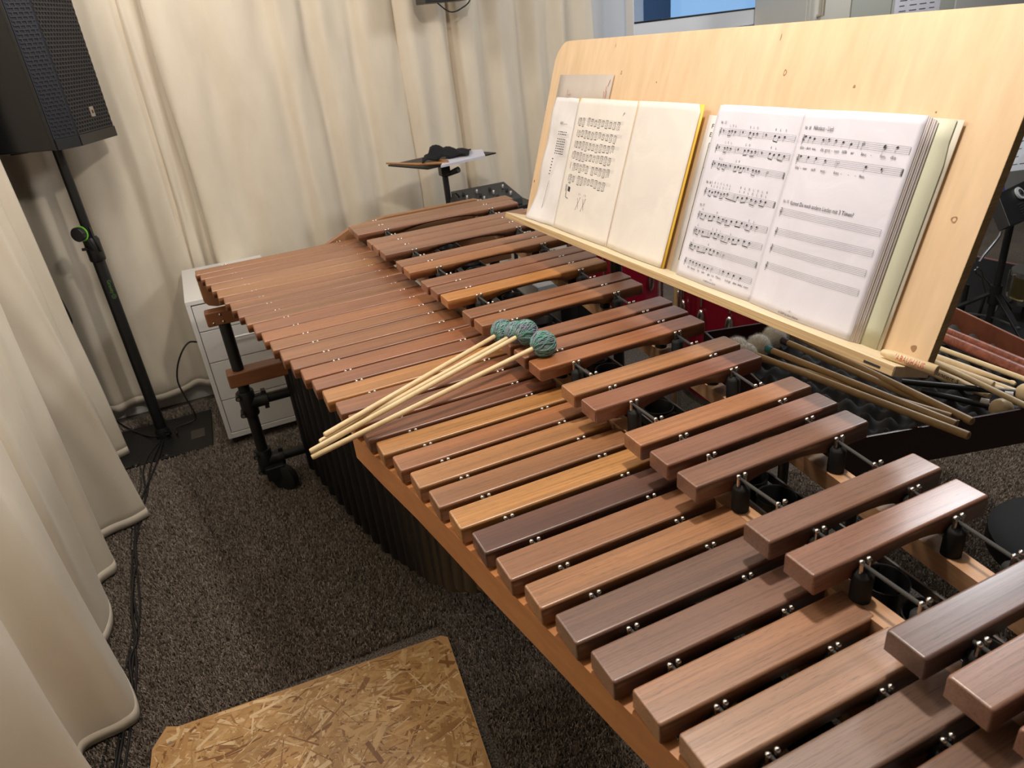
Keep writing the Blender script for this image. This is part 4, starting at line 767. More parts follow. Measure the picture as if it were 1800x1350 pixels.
# ================================================================== LOUDSPEAKER
nf = V((0.38, 0.925, 0)).normalized(); wf = V((0.925, -0.38, 0)).normalized(); pc = V((-0.717, -0.832, 0)); zS = 1.325; HS = 0.66
sp = thing('loudspeaker', 'black loudspeaker with a metal grille on top of a pole', 'loudspeaker', pc + V((0, 0, zS)))
def Sp(a, b, z): return pc + wf * a + nf * b + V((0, 0, zS + z))
foot = [(0.175, 0.165), (-0.175, 0.165), (-0.11, -0.20), (0.11, -0.20)]
foot = [(-0.175, 0.150), (0.105, 0.150), (0.180, 0.105), (0.120, -0.215), (-0.120, -0.215)]
MB().prism([Sp(a, b, 0.0) for a, b in foot], (0, 0, HS)).build('cabinet', M['black'], sp, bevel=0.006)
def grill(a0_, b0_, a1_, b1_, nm):
    p, q = Sp(a0_, b0_, 0), Sp(a1_, b1_, 0); dd = (q - p); W = dd.length; dd.normalize(); up = V((0, 0, 1)); nrm = dd.cross(up)
    if nrm.dot(CAM - p) < 0: nrm = -nrm
    MB().obox(p + dd * (W / 2) + up * (HS / 2) + nrm * 0.003, (dd * (W / 2), up * (HS / 2 - 0.004), nrm * 0.002)).build('grille_panel', M['grilleb'], sp)
    z = 0.042; b = MB(); r = 0
    step = 0.0135; cw = 0.019
    while z < HS - 0.02:
        b.obox(p + dd * (W / 2) + up * z + nrm * 0.0065, (dd * (W / 2 - 0.004), up * 0.0022, nrm * 0.0015))
        x = 0.006 + (cw / 2 if r % 2 else 0)
        while x < W - 0.006: b.obox(p + dd * x + up * (z + step / 2) + nrm * 0.0065, (dd * 0.0024, up * (step / 2), nrm * 0.0014)); x += cw
        z += step; r += 1
    b.build(nm, M['grille'], sp, kind='stuff')
    MB().obox(p + dd * (W / 2) + up * 0.019 + nrm * 0.006, (dd * (W / 2), up * 0.019, nrm * 0.005)).build('grille_frame', M['black'], sp, bevel=0.001)
grill(-0.175, 0.150, 0.105, 0.150, 'grille_mesh'); grill(0.105, 0.150, 0.180, 0.105, 'grille_mesh')
MB().obox(Sp(0.181, 0.100, HS / 2) , (V((0, 0, HS / 2)), nf * 0.006, wf * 0.004)).build('grille_frame', M['black'], sp, bevel=0.002)
bdp = Sp(-0.045, 0.150, 0.105); MB().obox(bdp + nf * 0.009, (wf * 0.014, V((0, 0, 0.018)), nf * 0.0015)).build('badge', M['badge'], sp, bevel=0.001)
MB().obox(bdp + nf * 0.0107, (wf * 0.005, V((0, 0, 0.006)), nf * 0.0003)).build('badge_mark', M['ink'], sp)
MB().box(-0.76, -0.72, -0.99, -0.93, zS - 0.012, zS).build('rubber_foot', M['rubber'], sp)
ss = thing('speaker_stand', 'black round-pole speaker stand on a flat steel base plate', 'speaker stand', pc)
MB().tube([pc + V((0, 0, 0.012)), pc + V((0, 0, 0.93))], 0.024, 20).build('pole', M['black'], ss, smooth=50)
MB().tube([pc + V((0, 0, 0.93)), pc + V((0, 0, zS))], 0.0185, 18).build('upper_pole', M['black'], ss, smooth=50)
MB().tube([pc + V((0, 0, 0.865)), pc + V((0, 0, 0.87)), pc + V((0, 0, 0.955)), pc + V((0, 0, 0.965))], [0.026, 0.031, 0.031, 0.026], 20).build('clutch', M['black'], ss, smooth=50)
MB().tube([pc + V((0, 0, 0.012)), pc + V((0, 0, 0.045)), pc + V((0, 0, 0.06))], [0.034, 0.031, 0.025], 18).build('base_socket', M['black'], ss, smooth=50)
kn = atx(139, 412, -0.655); kn2 = kn + V((0.005, 0, 0)); kd = V((0.80, -0.50, 0.05)).normalized()
MB().tube([kn - kd * 0.012, kn + kd * 0.010, kn + kd * 0.014], [0.026, 0.029, 0.026], 22).build('knob', M['black'], ss, smooth=50); MB().tube([kn - kd * 0.013, kn - kd * 0.010], 0.0305, 22).build('knob_ring', M['lime'], ss, smooth=50, label='lime green ring behind the knob')
MB().tube([kn - kd * 0.012, pc + V((0.02, 0, 0.915))], 0.011, 12).build('knob_bolt', M['black'], ss, smooth=50)
MB().tube([atx(157, 399, -0.70), atx(163, 415, -0.69), atx(172, 430, -0.69), atx(178, 441, -0.69), atx(172, 442, -0.70), atx(165, 436, -0.71)], 0.0045, 8).build('lever', M['black'], ss, smooth=60)
MB().tube([atx(144, 439, -0.70), atx(168, 436, -0.70)], 0.006, 10).build('pin', M['black'], ss, smooth=60)
bl, br, tr_, tl = (-0.50, -1.02), (-0.485, -0.625), (-0.875, -0.612), (-0.885, -1.02)
MB().prism([(x, y, 0.004) for x, y in (bl, br, tr_, tl)], (0, 0, 0.008)).build('base_plate', M['blackpipe'], ss, bevel=0.002)
for px, py in ((238, 817), (292, 799)): q = atz(px, py, 0.012); MB().tube([q, q + V((0, 0, 0.006))], [0.017, 0.012], 14).build('screw_cap', M['black'], ss, smooth=50)
q = atz(348, 762, 0.013); MB().obox(q, ((0.045, 0, 0), (0, 0.03, 0), (0, 0, 0.0006))).build('sticker', mat('sticker', (0.07, 0.06, 0.05), 0.6), ss)
wt = wraptext(pc + V((0, 0, 0.80)), (0, 0, -1), 0.024, tocam(pc + V((0, 0, 0.8))), 'Gravity', 0.021, 0.060, 0.015, M['green'], ss, 0.35)
lg = MB(); up_ = tocam(pc + V((0, 0, 0.7))); up_.z = 0; up_.normalize(); sd_ = up_.cross(V((0, 0, -1)))
for rad, w_ in ((0.0095, 0.0016), (0.0045, 0.0014)):
    nn_ = 20 if rad > 0.006 else 15
    for i in range(nn_ if rad > 0.006 else 13):
        P = []
        for aa, r_ in ((i, rad - w_), (i + 1, rad - w_), (i + 1, rad), (i, rad)):
            t = 2 * math.pi * aa / nn_; zz = r_ * math.cos(t); yy = r_ * math.sin(t) / 0.024 + 0.35; P.append(pc + V((0, 0, 0.712 + zz)) + up_ * (math.cos(yy) * 0.0245) + sd_ * (math.sin(yy) * 0.0245))
        lg.add(P, [(0, 1, 2, 3)])
lg.build('logo_ring', M['green'], ss)
# ------------------------------------------------------------------ cables
def cable(label, pts, r, group=None, n=60):
    P = cr([tuple(p) for p in pts], n); o = MB().tube(P, r, 8).build('cable', M['cable'], loc=P[0], smooth=180); return tag(o, label, 'cable', group)
cable('thin black cable hanging behind the far left curtain edge down to the floor', [atx(96, 508, -0.78), atx(112, 535, -0.78), atx(125, 562, -0.78), atx(128, 580, -0.78), atx(150, 630, -0.78), atx(175, 685, -0.80), atx(200, 735, -0.82), atx(236, 738 + 20, -0.84), atz(270, 768, 0.025), atz(300, 762, 0.03), pc + V((0.06, 0.02, 0.06))], 0.0042)
cable('black cable looping from the drawer cabinet down to the stand base', [atx(347, 601, -0.90), atx(332, 602, -0.86), atx(320, 618, -0.84), atx(312, 645, -0.83), atx(313, 672, -0.82), atx(327, 700, -0.80), atx(340, 722, -0.78), atz(342, 738, 0.025), atz(310, 752, 0.025), pc + V((0.05, 0.06, 0.03))], 0.0042)
for i, (lab, xs) in enumerate((('black cable on the carpet, left strand of the bundle along the curtain', [(283, 772), (255, 795), (247, 815), (248, 850), (240, 890), (232, 930), (231, 970), (236, 1010), (234, 1060), (233, 1110), (222, 1170), (205, 1230), (190, 1300), (176, 1360)]),
    ('black cable on the carpet, middle strand of the bundle along the curtain', [(283, 774), (262, 800), (252, 830), (256, 870), (246, 910), (240, 950), (233, 985), (232, 1030), (240, 1080), (244, 1110), (235, 1150), (230, 1200), (216, 1260), (200, 1360)]),
    ('black cable on the carpet, right strand of the bundle along the curtain', [(284, 775), (272, 800), (264, 825), (260, 860), (250, 900), (243, 935), (236, 960), (242, 1010), (246, 1060), (244, 1095), (236, 1120), (240, 1170), (237, 1220), (228, 1290), (218, 1360)]),
    ('thin black cable crossing over the others beside the curtain hem', [(286, 776), (276, 812), (262, 845), (248, 880), (238, 925), (238, 960), (240, 990), (234, 1020), (232, 1080), (240, 1125), (228, 1160), (233, 1210), (226, 1240), (212, 1320), (206, 1360)]))):
    cable(lab, [atz(x, y, 0.010 + 0.003 * i) for x, y in xs], 0.0034 + 0.0006 * (i % 2), 'cable bundle along the left curtain', 110)
# ================================================================== DRAWER CABINET
X0, X1c, Y0, Y1c = -0.95, -0.42, -0.551, -0.19; ZT, ZB_ = 0.700, 0.075
dc = thing('drawer_cabinet', 'white drawer cabinet on casters behind the far end of the marimba', 'cabinet', ((X0 + X1c) / 2, (Y0 + Y1c) / 2, 0))
b = MB(); b.box(X0, X1c, Y0, Y0 + 0.018, 0.050, ZT - 0.018); b.box(X0, X1c, Y1c - 0.018, Y1c, 0.050, ZT - 0.018); b.box(X0, X1c, Y0, Y1c, ZT - 0.018, ZT); b.box(X0, X1c, Y0 + 0.018, Y1c - 0.018, 0.050, 0.075); b.box(X0, X0 + 0.01, Y0 + 0.018, Y1c - 0.018, 0.075, ZT - 0.018); b.build('body', M['white'], dc, bevel=0.0015)
MB().box(X0 + 0.02, X1c - 0.022, Y0 + 0.018, Y1c - 0.018, 0.076, ZT - 0.018).build('gap_shade_block', M['gap'], dc)  # solid dark filler, paints the shade seen through the drawer gaps
for z0, z1, hd_ in ((0.562, 0.678, 1), (0.419, 0.562, 1), (0.239, 0.419, 1), (0.077, 0.239, 0)):
    dr = MB().box(X1c - 0.020, X1c - 0.001, Y0 + 0.0205, Y1c - 0.0205, z0 + 0.002, z1 - 0.002).build('drawer', M['white'], dc, bevel=0.0012)
    if hd_:
        zz = z1 - 0.045; h = MB(); h.tube([(X1c + 0.022, Y0 + 0.10, zz), (X1c + 0.022, Y1c - 0.08, zz)], 0.005, 10)
        for yy in (Y0 + 0.115, Y1c - 0.095): h.tube([(X1c - 0.001, yy, zz), (X1c + 0.022, yy, zz)], 0.004, 8)
        h.build('handle', M['white'], dr, smooth=50)
for x, y in ((X1c - 0.05, Y0 + 0.035), (X1c - 0.05, Y1c - 0.035), (X0 + 0.05, Y0 + 0.035), (X0 + 0.05, Y1c - 0.035)):
    cw_ = MB(); cw_.tube([(x - 0.012, y, 0.023), (x + 0.012, y, 0.023)], 0.023, 16); cw_.tube([(x, y, 0.05), (x, y, 0.03)], 0.012, 10); cw_.build('caster', M['caster'], dc, smooth=50)
# ================================================================== OSB BOARD
ob = thing('chipboard_sheet', 'flat tan chipboard sheet with cut corners lying on the carpet', 'board', (1.5, -0.45, 0))
O = [(1.045, -0.83), (1.060, -0.80), (1.113, -0.085), (1.128, -0.068), (2.3, -0.19), (2.22, -0.95), (1.10, -0.865)]
MB().prism([(x, y, 0.008) for x, y in O], (0, 0, 0.013)).build('panel', M['osbbase'], ob)
nS_ = 10000; R = np.random.default_rng(5); vv = []; tone = []
from mathutils.geometry import intersect_point_tri_2d
def inside(x, y):
    c = False; n = len(O)
    for i in range(n):
        (xa, ya), (xb, yb) = O[i], O[(i + 1) % n]
        if (ya > y) != (yb > y) and x < (xb - xa) * (y - ya) / (yb - ya) + xa: c = not c
    return c
fcs = []
for i in range(nS_):
    x = R.uniform(1.04, 2.2); y = R.uniform(-0.95, -0.06); a = R.normal(1.35, 0.9); L = R.uniform(0.014, 0.060); w_ = 0.0010 + 0.0075 * R.random() ** 2.2; cx, sy = math.cos(a), math.sin(a)
    P = [(x - cx * L + sy * w_, y - sy * L - cx * w_), (x - cx * L * R.uniform(0.8, 1.1) - sy * w_, y - sy * L + cx * w_), (x + cx * L - sy * w_, y + sy * L + cx * w_), (x + cx * L * R.uniform(0.8, 1.1) + sy * w_, y + sy * L - cx * w_)]
    if not all(inside(*p) for p in P): continue
    z = 0.0212 + 0.0009 * R.random(); t1 = R.normal(0, 0.0002); k0 = len(vv); vv += [(P[0][0], P[0][1], z), (P[1][0], P[1][1], z + t1), (P[2][0], P[2][1], z), (P[3][0], P[3][1], z + t1)]; fcs.append((k0, k0 + 1, k0 + 2, k0 + 3)); tone += [float(np.clip(R.normal(0.52, 0.30), 0, 1))] * 4
b = MB(); b.v = vv; b.f = fcs; so = b.build('wood_strands', M['osb'], ob, kind='stuff'); at = so.data.attributes.new('tone', 'FLOAT', 'POINT'); at.data.foreach_set('value', np.array(tone, dtype=np.float32))
for px, py in ((299, 1305),): q = atz(px, py, 0.0225); MB().tube([q, q + V((0, 0, 0.0006))], 0.004, 12).build('screw', M['alu'], ob)
# ================================================================== SMALL DESK STAND (rear)
dl, dn, dr_ = atx(682, 290, -0.62), atx(752, 296, -0.47), atx(872, 268, -0.60); db = dl + (dr_ - dn)
ds = thing('desk_stand', 'black flat-topped stand carrying cloth, papers and sticks in front of the rear curtain', 'stand', (-0.56, 0.66, 0))
nrm = (dn - dl).cross(dr_ - dn).normalized(); nrm = nrm if nrm.z > 0 else -nrm
MB().prism([dl, dn, dr_, db], nrm * -0.006).build('desk', M['black'], ds)
pp = (dl + dn + dr_ + db) / 4; pole_b = V((atx(790, 352, -0.56).x, atx(790, 352, -0.56).y, 0)); pole_t = atx(781, 300, -0.56)
MB().tube([pole_t + V((0, 0, 0.02)), V((pole_b.x, pole_b.y, 0.03))], 0.014, 14).build('pole', M['black'], ds, smooth=50)
MB().obox(pole_t, ((0.025, 0, 0), (0, 0.022, 0), (0, 0, 0.022))).build('tilt_head', M['black'], ds, bevel=0.004)
MB().tube([pole_t + V((0, 0.01, -0.02)), atx(806, 298, -0.5)], [0.010, 0.014], 12).build('clamp_knob', M['black'], ds, smooth=50)
for a in (0.4, 2.5, 4.6): MB().tube([(pole_b.x, pole_b.y, 0.10), (pole_b.x + 0.2 * math.cos(a), pole_b.y + 0.2 * math.sin(a), 0.012)], 0.009, 8).build('foot', M['black'], ds, smooth=50)
def onD(px, py, h=0.004): return atp(px, py, dl + nrm * h, nrm)
q = [onD(775, 295, 0.002), onD(853, 277, 0.002), onD(848, 266, 0.002), onD(790, 272, 0.002)]
o = MB().prism(q, nrm * 0.010).build('paper_stack', M['paperA'], loc=q[0]); tag(o, 'stack of white papers on the small rear stand', 'paper')
Cg_ = []; R = random.Random(9)
for i in range(15):
    row = []
    for j in range(10):
        u, v = i / 14, j / 9; base = onD(742 + 62 * u + 20 * u * u + (4 * v), 284 - 14 * u + 3 - 10 * v, 0.018)
        hh = 0.030 * math.sin(math.pi * min(1, u * 1.05)) * math.sin(math.pi * v) + 0.012 * math.sin(9 * u + 4 * v) ** 2 + (0.018 if 0.15 < u < 0.5 and v > 0.3 else 0)
        row.append(base + V((0, 0, hh)))
    Cg_.append(row)
o = MB().grid(Cg_).build('cloth', M['cloth'], loc=Cg_[0][0], smooth=60, solid=0.004); tag(o, 'crumpled black cloth lying over papers on the small rear stand', 'cloth')
stick('drumstick', 'brown drumstick along the front edge of the small rear stand', 'drumstick', [onD(679, 287, 0.010), onD(735, 289, 0.010), onD(789, 286, 0.010)], [0.004, 0.007, 0.007], M['redstick'], 'brown drumsticks on the rear stand').data.materials[0] = plain_wood('brown_stick', (0.30, 0.14, 0.05), (0.40, 0.2, 0.08), (9, 9, 9), 0.4)
o = stick('drumstick', 'brown drumstick lying crosswise at the back of the small rear stand', 'drumstick', [onD(755, 279, 0.012), onD(787, 284, 0.012)], 0.0065, M['redstick'], 'brown drumsticks on the rear stand'); o.data.materials[0] = bpy.data.materials['brown_stick']
# ------------------------------------------------------------------ mixer on side table
mt_ = thing('side_table', 'low black table behind the far end of the marimba', 'table', (-0.58, 0.87, 0))
MB().box(-0.72, -0.44, 0.70, 1.06, 0.79, 0.81).build('table_top', M['black'], mt_, bevel=0.003)
for x in (-0.70, -0.46):
    for y in (0.72, 1.04): MB().tube([(x, y, 0.79), (x, y, 0)], 0.011, 10).build('leg', M['black'], mt_, smooth=50)
mx = thing('mixer', 'small dark grey audio mixer with knobs just above the far marimba bars', 'mixer', (-0.57, 0.86, 0.81)); greym = mat('mixer_grey', (0.045, 0.047, 0.05), 0.55)
MB().prism([(-0.46, 0.72, 0.81), (-0.46, 1.00, 0.81), (-0.68, 1.00, 0.81), (-0.68, 0.72, 0.81)], (0, 0, 0.03)).build('body', greym, mx, bevel=0.004)
MB().prism([(-0.46, 0.72, 0.84), (-0.46, 0.72, 0.842), (-0.67, 0.72, 0.885), (-0.67, 0.72, 0.84)], (0, 0.28, 0)).build('panel', greym, mx, bevel=0.002)
for i in range(4):
    for j in range(3):
        x = -0.50 - 0.045 * j; y = 0.755 + 0.068 * i; z = 0.845 + (-0.46 - x) * 0.20; MB().tube([(x, y, z), (x, y, z + 0.017), (x, y, z + 0.019)], [0.0075, 0.0065, 0.005], 10).build('knob', M['alu'] if (i + j) % 2 else M['black'], mx, smooth=50)
cable('black cable curling from the mixer on the side table', [(-0.60, 0.74, 0.86), (-0.55, 0.70, 0.90), (-0.50, 0.66, 0.88), (-0.47, 0.635, 0.82), (-0.46, 0.63, 0.7), (-0.48, 0.64, 0.4), (-0.5, 0.66, 0.012)], 0.004)
# ------------------------------------------------------------------ box hanging at the top of the rear curtain
c0 = atx(748, 6, -0.72)
hb = thing('hanging_speaker', 'small black speaker fixed high in front of the rear curtain, cut by the top edge', 'loudspeaker', c0)
MB().box(-0.86, -0.72, c0.y, c0.y + 0.22, c0.z, c0.z + 0.30).build('body', M['black'], hb, bevel=0.004); MB().box(-0.7185, -0.716, c0.y + 0.012, c0.y + 0.208, c0.z + 0.012, c0.z + 0.29).build('front_grille', M['caster'], hb, bevel=0.001)
MB().tube([(-0.86, c0.y + 0.11, c0.z + 0.2), (XB, c0.y + 0.11, c0.z + 0.2)], 0.014, 10).build('bracket', M['black'], hb, smooth=50)
cable('thin black cable loop below the small hanging speaker', [(-0.80, c0.y + 0.06, c0.z + 0.02), atx(772, 8, -0.80), atx(785, 18, -0.80), atx(797, 21, -0.80), atx(812, 14, -0.80), atx(826, 0, -0.80), atx(836, -40, -0.80)], 0.003)
# ================================================================== WINDOW SILL ITEMS, LOCKERS
q = atx(1362, 35, -1.07); q.z = WZ0 + 0.012
o = thing('highlighter', 'green highlighter lying on the window sill', 'pen', q); MB().tube([q, q + V((-0.004, 0.085, 0))], 0.010, 12).build('barrel', M['lime'], o, smooth=50); MB().tube([q + V((-0.004, 0.085, 0)), q + V((-0.005, 0.115, 0))], 0.009, 12).build('cap', M['black'], o, smooth=50)
q = q + V((0.0, 0.13, 0.003)); o = thing('pocket_knife', 'dark brown pocket knife beside the highlighter on the window sill', 'knife', q)
MB().tube([q, q + V((0, 0.03, 0.006)), q + V((0, 0.10, 0.006)), q + V((0, 0.125, 0.001))], [0.006, 0.011, 0.011, 0.005], 10).build('handle', M['knife'], o, smooth=60); MB().tube([q, q + V((0.01, -0.05, 0.0))], [0.004, 0.002], 6).build('blade', M['alu'], o)
XF = -0.62
yl_ = [atx(px, 20, XF).y for px in (1422, 1496, 1567, 1677, 1800)]; yl_.append(yl_[-1] + 0.5)
lk = thing('locker', 'tall cream and grey-green locker cabinet behind the music board', 'cabinet', (XF - 0.2, (yl_[0] + yl_[4]) / 2, 0))
MB().box(XF - 0.42, XF - 0.02, yl_[0], yl_[-1], 0.0, 2.2).build('body', M['cab'], lk, bevel=0.003)
for i, m_ in enumerate((M['cab'], M['cabg'], M['cabg'], M['cabl'], M['cabl'])):
    MB().box(XF - 0.02, XF, yl_[i] + 0.004, yl_[i + 1] - 0.006, 0.06, 2.17).build('door', m_, lk, bevel=0.003)
hq = atx(1437, 28, XF); MB().tube([(XF, hq.y, hq.z + 0.0), (XF + 0.035, hq.y, hq.z + 0.0), (XF + 0.035, hq.y, hq.z + 0.25), (XF, hq.y, hq.z + 0.25)], 0.010, 8).build('handle', M['handle'], lk, smooth=40)
p0, p1 = atx(1571, 22, XF + 0.001), atx(1651, 14, XF + 0.001)
ps = MB().box(XF + 0.001, XF + 0.002, p0.y, p1.y, p0.z - 0.12, p0.z + 0.18).build('notice', M['paperA']); tag(ps, 'white printed notice sheet fixed to the grey-green locker door', 'paper')
b = MB()
for r_ in range(10):
    for c_ in range(4):
        y = p0.y + (p1.y - p0.y) * (0.1 + 0.22 * c_); z = p0.z + 0.16 - r_ * 0.027; b.box(XF + 0.0021, XF + 0.0024, y, y + (p1.y - p0.y) * random.uniform(0.1, 0.16), z, z + 0.005)
b.build('print', M['ink'], kind='stuff', parent=ps)
# ================================================================== DRUMS BEHIND THE MARIMBA
def drum(label, cx, cy, r, z0, z1, mt, nl, ph=0.0, legs=True):
    o = thing('floor_tom', label, 'drum', (cx, cy, 0))
    MB().tube([(cx, cy, z0), (cx, cy, z1)], r, 48).build('shell', mt, o, smooth=50); MB().tube([(cx, cy, z1 - 0.015), (cx, cy, z1 + 0.008)], r + 0.006, 48).build('hoop', M['chrome'], o, smooth=50); MB().tube([(cx, cy, z0 - 0.008), (cx, cy, z0 + 0.015)], r + 0.006, 48).build('hoop', M['chrome'], o, smooth=50)
    MB().tube([(cx, cy, z1 + 0.008), (cx, cy, z1 + 0.010)], r - 0.002, 48).build('drumhead', M['paperC'], o)
    for i in range(nl):
        a = ph + 2 * math.pi * i / nl; ex = V((math.cos(a), math.sin(a), 0)); p = V((cx, cy, 0)) + ex * (r + 0.008)
        l = MB().ball(p + V((0, 0, z1 - 0.185)), (0.017, 0.014, 0.045), 14, 10, (V((-ex.y, ex.x, 0)), ex, V((0, 0, 1)))).build('lug', M['chrome'], o, smooth=180)
        MB().tube([p + V((0, 0, z1 - 0.13)), p + V((0, 0, z1 + 0.01))], 0.004, 8).build('tension_rod', M['chrome'], o, smooth=50)
    if legs:
        for i in range(3): a = ph + 0.5 + 2.1 * i; ex = V((math.cos(a), math.sin(a), 0)) * (r + 0.014); MB().tube([(cx + ex.x, cy + ex.y, z0 + 0.25), (cx + ex.x, cy + ex.y, 0.0)], 0.006, 8).build('leg', M['chrome'], o, smooth=50)
    return o
drum('glossy dark red floor tom with chrome lugs under the music board', 0.66, 1.44, 0.29, 0.22, 0.74, M['red'], 16, -1.453)
drum('red drum half hidden farther left, behind the far accidental bars', -0.02, 0.80 + 0.42, 0.20, 0.30, 0.72, M['red'], 6, 0.3)
o = tag(MB().box(-0.16, 0.10, 0.78, 0.94, 0.0, 0.60).build('storage_box', M['cabl'], bevel=0.004), 'light grey box behind the far accidental bars', 'box')
o = thing('metal_stand', 'slim chrome stand with a wooden pole in front of the floor tom', 'stand', (0.45, 1.10, 0))
MB().tube([(0.605, 1.10, 0.0), (0.605, 1.10, 0.80)], 0.007, 10).build('wooden_pole', M['bamboo'], o, smooth=50); MB().tube([(0.635, 1.10, 0.0), (0.635, 1.10, 0.80)], 0.005, 10).build('chrome_pole', M['chrome'], o, smooth=50); MB().box(0.55, 0.70, 1.03, 1.17, 0.0, 0.012).build('base', M['black'], o)
o = thing('headphones', 'black headphones hooked on a box behind the marimba', 'headphones', (0.20, 0.92, 0.60))
MB().box(0.12, 0.28, 0.87, 0.99, 0.0, 0.56).build('box', M['blackpipe'], o, bevel=0.004)
MB().ball((0.16, 0.91, 0.585), (0.028, 0.014, 0.034), 14, 10).build('ear_cup', M['rubber'], o, smooth=180); MB().ball((0.23, 0.93, 0.585), (0.028, 0.014, 0.034), 14, 10).build('ear_cup', M['rubber'], o, smooth=180); MB().tube([(0.16, 0.91, 0.61), (0.17, 0.92, 0.65), (0.20, 0.925, 0.665), (0.225, 0.93, 0.65), (0.23, 0.93, 0.61)], 0.005, 8).build('headband', M['rubber'], o, smooth=180)
# ================================================================== RIGHT BACKGROUND
rg = [atz(1600, 560, 0.004), atz(1712, 456, 0.004), atz(1762, 463, 0.004), atz(1860, 480, 0.004), atz(1860, 640, 0.004), atz(1640, 600, 0.004)]
rug = thing('drum_rug', 'black drum rug with a pinkish edge binding behind the mallet case', 'rug', (0.4, 3.1, 0))
c4 = [V((-0.15, 3.90, 0.002)), V((1.0, 4.0, 0.002)), V((1.05, 2.55, 0.002)), V((-0.10, 2.45, 0.002))]
MB().prism(c4, (0, 0, 0.006)).build('mat', M['cloth'], rug); MB().beam(c4[0] + V((0, 0, 0.006)), c4[1] + V((0, 0, 0.006)), 0.018, 0.006).build('binding', mat('pink_binding', (0.34, 0.16, 0.17), 0.8), rug)
def rp(px, py, x=0.75): return atx(px, py, x)
XS = 0.62
hubp = rp(1750, 512, XS); tp = rp(1776, 395, XS)
st_ = thing('tripod_stand', 'black tripod stand holding a black box and sheet music at the right edge', 'stand', (hubp.x, hubp.y, 0))
MB().tube([(tp.x, tp.y, tp.z + 0.05), (hubp.x, hubp.y, 0.06)], 0.016, 14).build('pole', M['blackpipe'], st_, smooth=50); MB().tube([(hubp.x, hubp.y, hubp.z + 0.03), (hubp.x, hubp.y, hubp.z - 0.06)], 0.026, 14).build('hub', M['blackpipe'], st_, smooth=50)
for a in (3.9, 1.9, 5.9): MB().beam((hubp.x, hubp.y, hubp.z), (hubp.x + 0.34 * math.cos(a), hubp.y + 0.34 * math.sin(a), 0.02), 0.028, 0.012).build('leg', M['blackpipe'], st_, bevel=0.002); MB().beam((hubp.x, hubp.y, 0.10), (hubp.x + 0.20 * math.cos(a), hubp.y + 0.20 * math.sin(a), 0.12), 0.012, 0.006).build('brace', M['alu'], st_)
# black box with dial
q0, q1, q2, q3 = rp(1754, 340, 0.70), rp(1776, 397, 0.80), rp(1830, 375, 0.74), rp(1812, 312, 0.64)
bx = thing('black_box', 'worn black box with a round grey dial, clamped under sheet music at the right edge', 'box', q1)
nb = (q1 - q0).cross(q3 - q0).normalized(); nb = nb if nb.dot(CAM - q0) > 0 else -nb
MB().prism([q0, q1, q2, q3], nb * -0.05).build('body', M['black'], bx, bevel=0.003)
cdl = atp(1792, 340, q0, nb); e1 = (q3 - q0).normalized(); MB().tube([cdl - nb * 0.002, cdl + nb * 0.006], 0.028, 26).build('dial', M['dial'], bx, smooth=40); MB().tube([cdl + nb * 0.006, cdl + nb * 0.009], 0.017, 22).build('dial_ring', M['alu'], bx, smooth=40); MB().tube([cdl + nb * 0.009, cdl + nb * 0.012], 0.007, 14).build('dial_center', M['black'], bx, smooth=40)
for i in range(6): pA_ = atp(1789 + i * 2.0, 360 + i * 4.2, q0, nb) + nb * 0.001; MB().beam(pA_, pA_ + e1 * 0.05, 0.0015, 0.001, nb).build('slot', M['caster'], bx)
sm = [rp(1770, 302, 0.60), rp(1803, 190, 0.50), rp(1900, 165, 0.50), rp(1868, 290, 0.60)]
o = MB().prism([*sm], nb * -0.002).build('sheet_music', mat('bright_paper', (0.86, 0.88, 0.92), 0.7), loc=sm[0]); tag(o, 'bright sheet music above the black box at the right edge', 'paper')
ns = (sm[1] - sm[0]).cross(sm[3] - sm[0]).normalized(); ns = ns if ns.dot(CAM - sm[0]) > 0 else -ns; b = MB()
for i in range(7):
    a = sm[0].lerp(sm[1], 0.1 + 0.12 * i); c = sm[3].lerp(sm[2], 0.1 + 0.12 * i); dd = (c - a)
    for j in range(7): b.beam(a + dd * (0.05 + 0.13 * j) + ns * 0.0015, a + dd * (0.05 + 0.13 * j + 0.09) + ns * 0.0015, 0.003, 0.0006, ns)
b.build('print', M['ink'], kind='stuff', parent=o)
bb = [q0 - nb * 0.048 + (q3 - q0) * 0.02 - V((0, 0, 0.0)), q0 - nb * 0.048 + V((-0.03, 0.0, 0.10)), q0 - nb * 0.048 + (q3 - q0) * 0.55 + V((-0.03, 0, 0.10)), q0 - nb * 0.048 + (q3 - q0) * 0.55]
o = MB().prism(bb, nb * -0.03).build('blue_pouch', M['blue'], loc=bb[0], bevel=0.004); tag(o, 'blue pouch just behind the black box at the right edge', 'pouch')
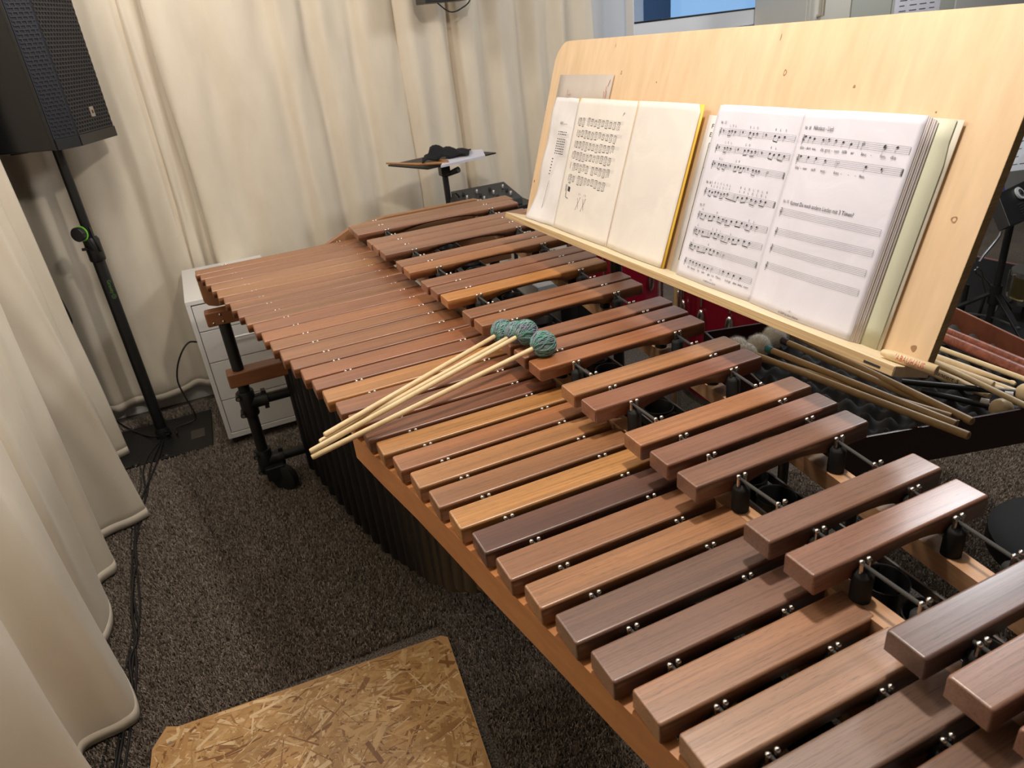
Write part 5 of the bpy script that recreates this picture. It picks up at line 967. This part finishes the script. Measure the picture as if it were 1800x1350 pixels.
# snare with brass shell at the edge
sc_ = rp(1812, 500, 0.60)
sn = thing('snare_drum', 'brass-shelled snare drum cut by the right edge of the picture', 'drum', (sc_.x, sc_.y, 0)); r_ = 0.085
MB().tube([(sc_.x, sc_.y, sc_.z - 0.07), (sc_.x, sc_.y, sc_.z + 0.06)], r_, 36).build('shell', M['brass'], sn, smooth=50); MB().tube([(sc_.x, sc_.y, sc_.z + 0.05), (sc_.x, sc_.y, sc_.z + 0.075)], r_ + 0.008, 36).build('hoop', M['chrome'], sn, smooth=50); MB().tube([(sc_.x, sc_.y, sc_.z - 0.085), (sc_.x, sc_.y, sc_.z - 0.06)], r_ + 0.008, 36).build('hoop', M['chrome'], sn, smooth=50)
for i in range(8): a = 0.4 + math.pi * i / 4; MB().tube([(sc_.x + (r_ + 0.012) * math.cos(a), sc_.y + (r_ + 0.012) * math.sin(a), sc_.z - 0.07), (sc_.x + (r_ + 0.012) * math.cos(a), sc_.y + (r_ + 0.012) * math.sin(a), sc_.z + 0.06)], 0.004, 8).build('tension_rod', M['chrome'], sn, smooth=50)
MB().tube([(sc_.x, sc_.y, sc_.z - 0.07), (sc_.x, sc_.y, 0.0)], 0.012, 10).build('stand_pole', M['blackpipe'], sn, smooth=50)
# pedal stand with bent chrome rods
pe = thing('hardware_stand', 'low black drum hardware with bent chrome rods on the rug', 'stand', atz(1690, 545, 0.0)); XP = 0.50
for L_, r in (([(1716, 447), (1712, 460), (1702, 472), (1697, 490), (1695, 500), (1702, 503)], 0.006), ([(1714, 474), (1716, 480), (1727, 488), (1728, 497), (1733, 514)], 0.0042), ([(1718, 470), (1726, 476), (1729, 487), (1738, 497), (1741, 505)], 0.0042), ([(1760, 406), (1757, 415), (1745, 430), (1729, 449), (1722, 460)], 0.007)):
    MB().tube([rp(x, y, XP) for x, y in L_], r, 8).build('rod', M['alu'], pe, smooth=60)
p_ = rp(1700, 500, XP); MB().tube([(p_.x, p_.y, p_.z), (p_.x, p_.y, 0.02)], 0.012, 10).build('post', M['blackpipe'], pe, smooth=50); MB().beam((p_.x - 0.15, p_.y, 0.018), (p_.x + 0.15, p_.y, 0.018), 0.05, 0.02).build('foot_plate', M['blackpipe'], pe, bevel=0.003)
p_ = rp(1728, 516, XP); MB().tube([rp(1733, 514, XP), (p_.x, p_.y, 0.01)], 0.008, 8).build('post', M['blackpipe'], pe, smooth=50)
# black stool seat at the right edge of the marimba
q = atz(1812, 955, 0.44); stl = thing('stool', 'round black stitched stool seat at the right edge behind the marimba', 'stool', (q.x + 0.04, q.y + 0.10, 0)); cx, cy = q.x + 0.04, q.y + 0.10
MB().tube([(cx, cy, 0.38), (cx, cy, 0.39), (cx, cy, 0.43), (cx, cy, 0.445)], [0.15, 0.17, 0.17, 0.145], 36).build('seat', M['rubber'], stl, smooth=50)
MB().tube([(cx, cy, 0.38), (cx, cy, 0.12)], 0.018, 12).build('post', M['blackpipe'], stl, smooth=50)
for a in (0.3, 2.4, 4.5): MB().tube([(cx, cy, 0.22), (cx + 0.2 * math.cos(a), cy + 0.2 * math.sin(a), 0.012)], 0.009, 8).build('leg', M['blackpipe'], stl, smooth=50)
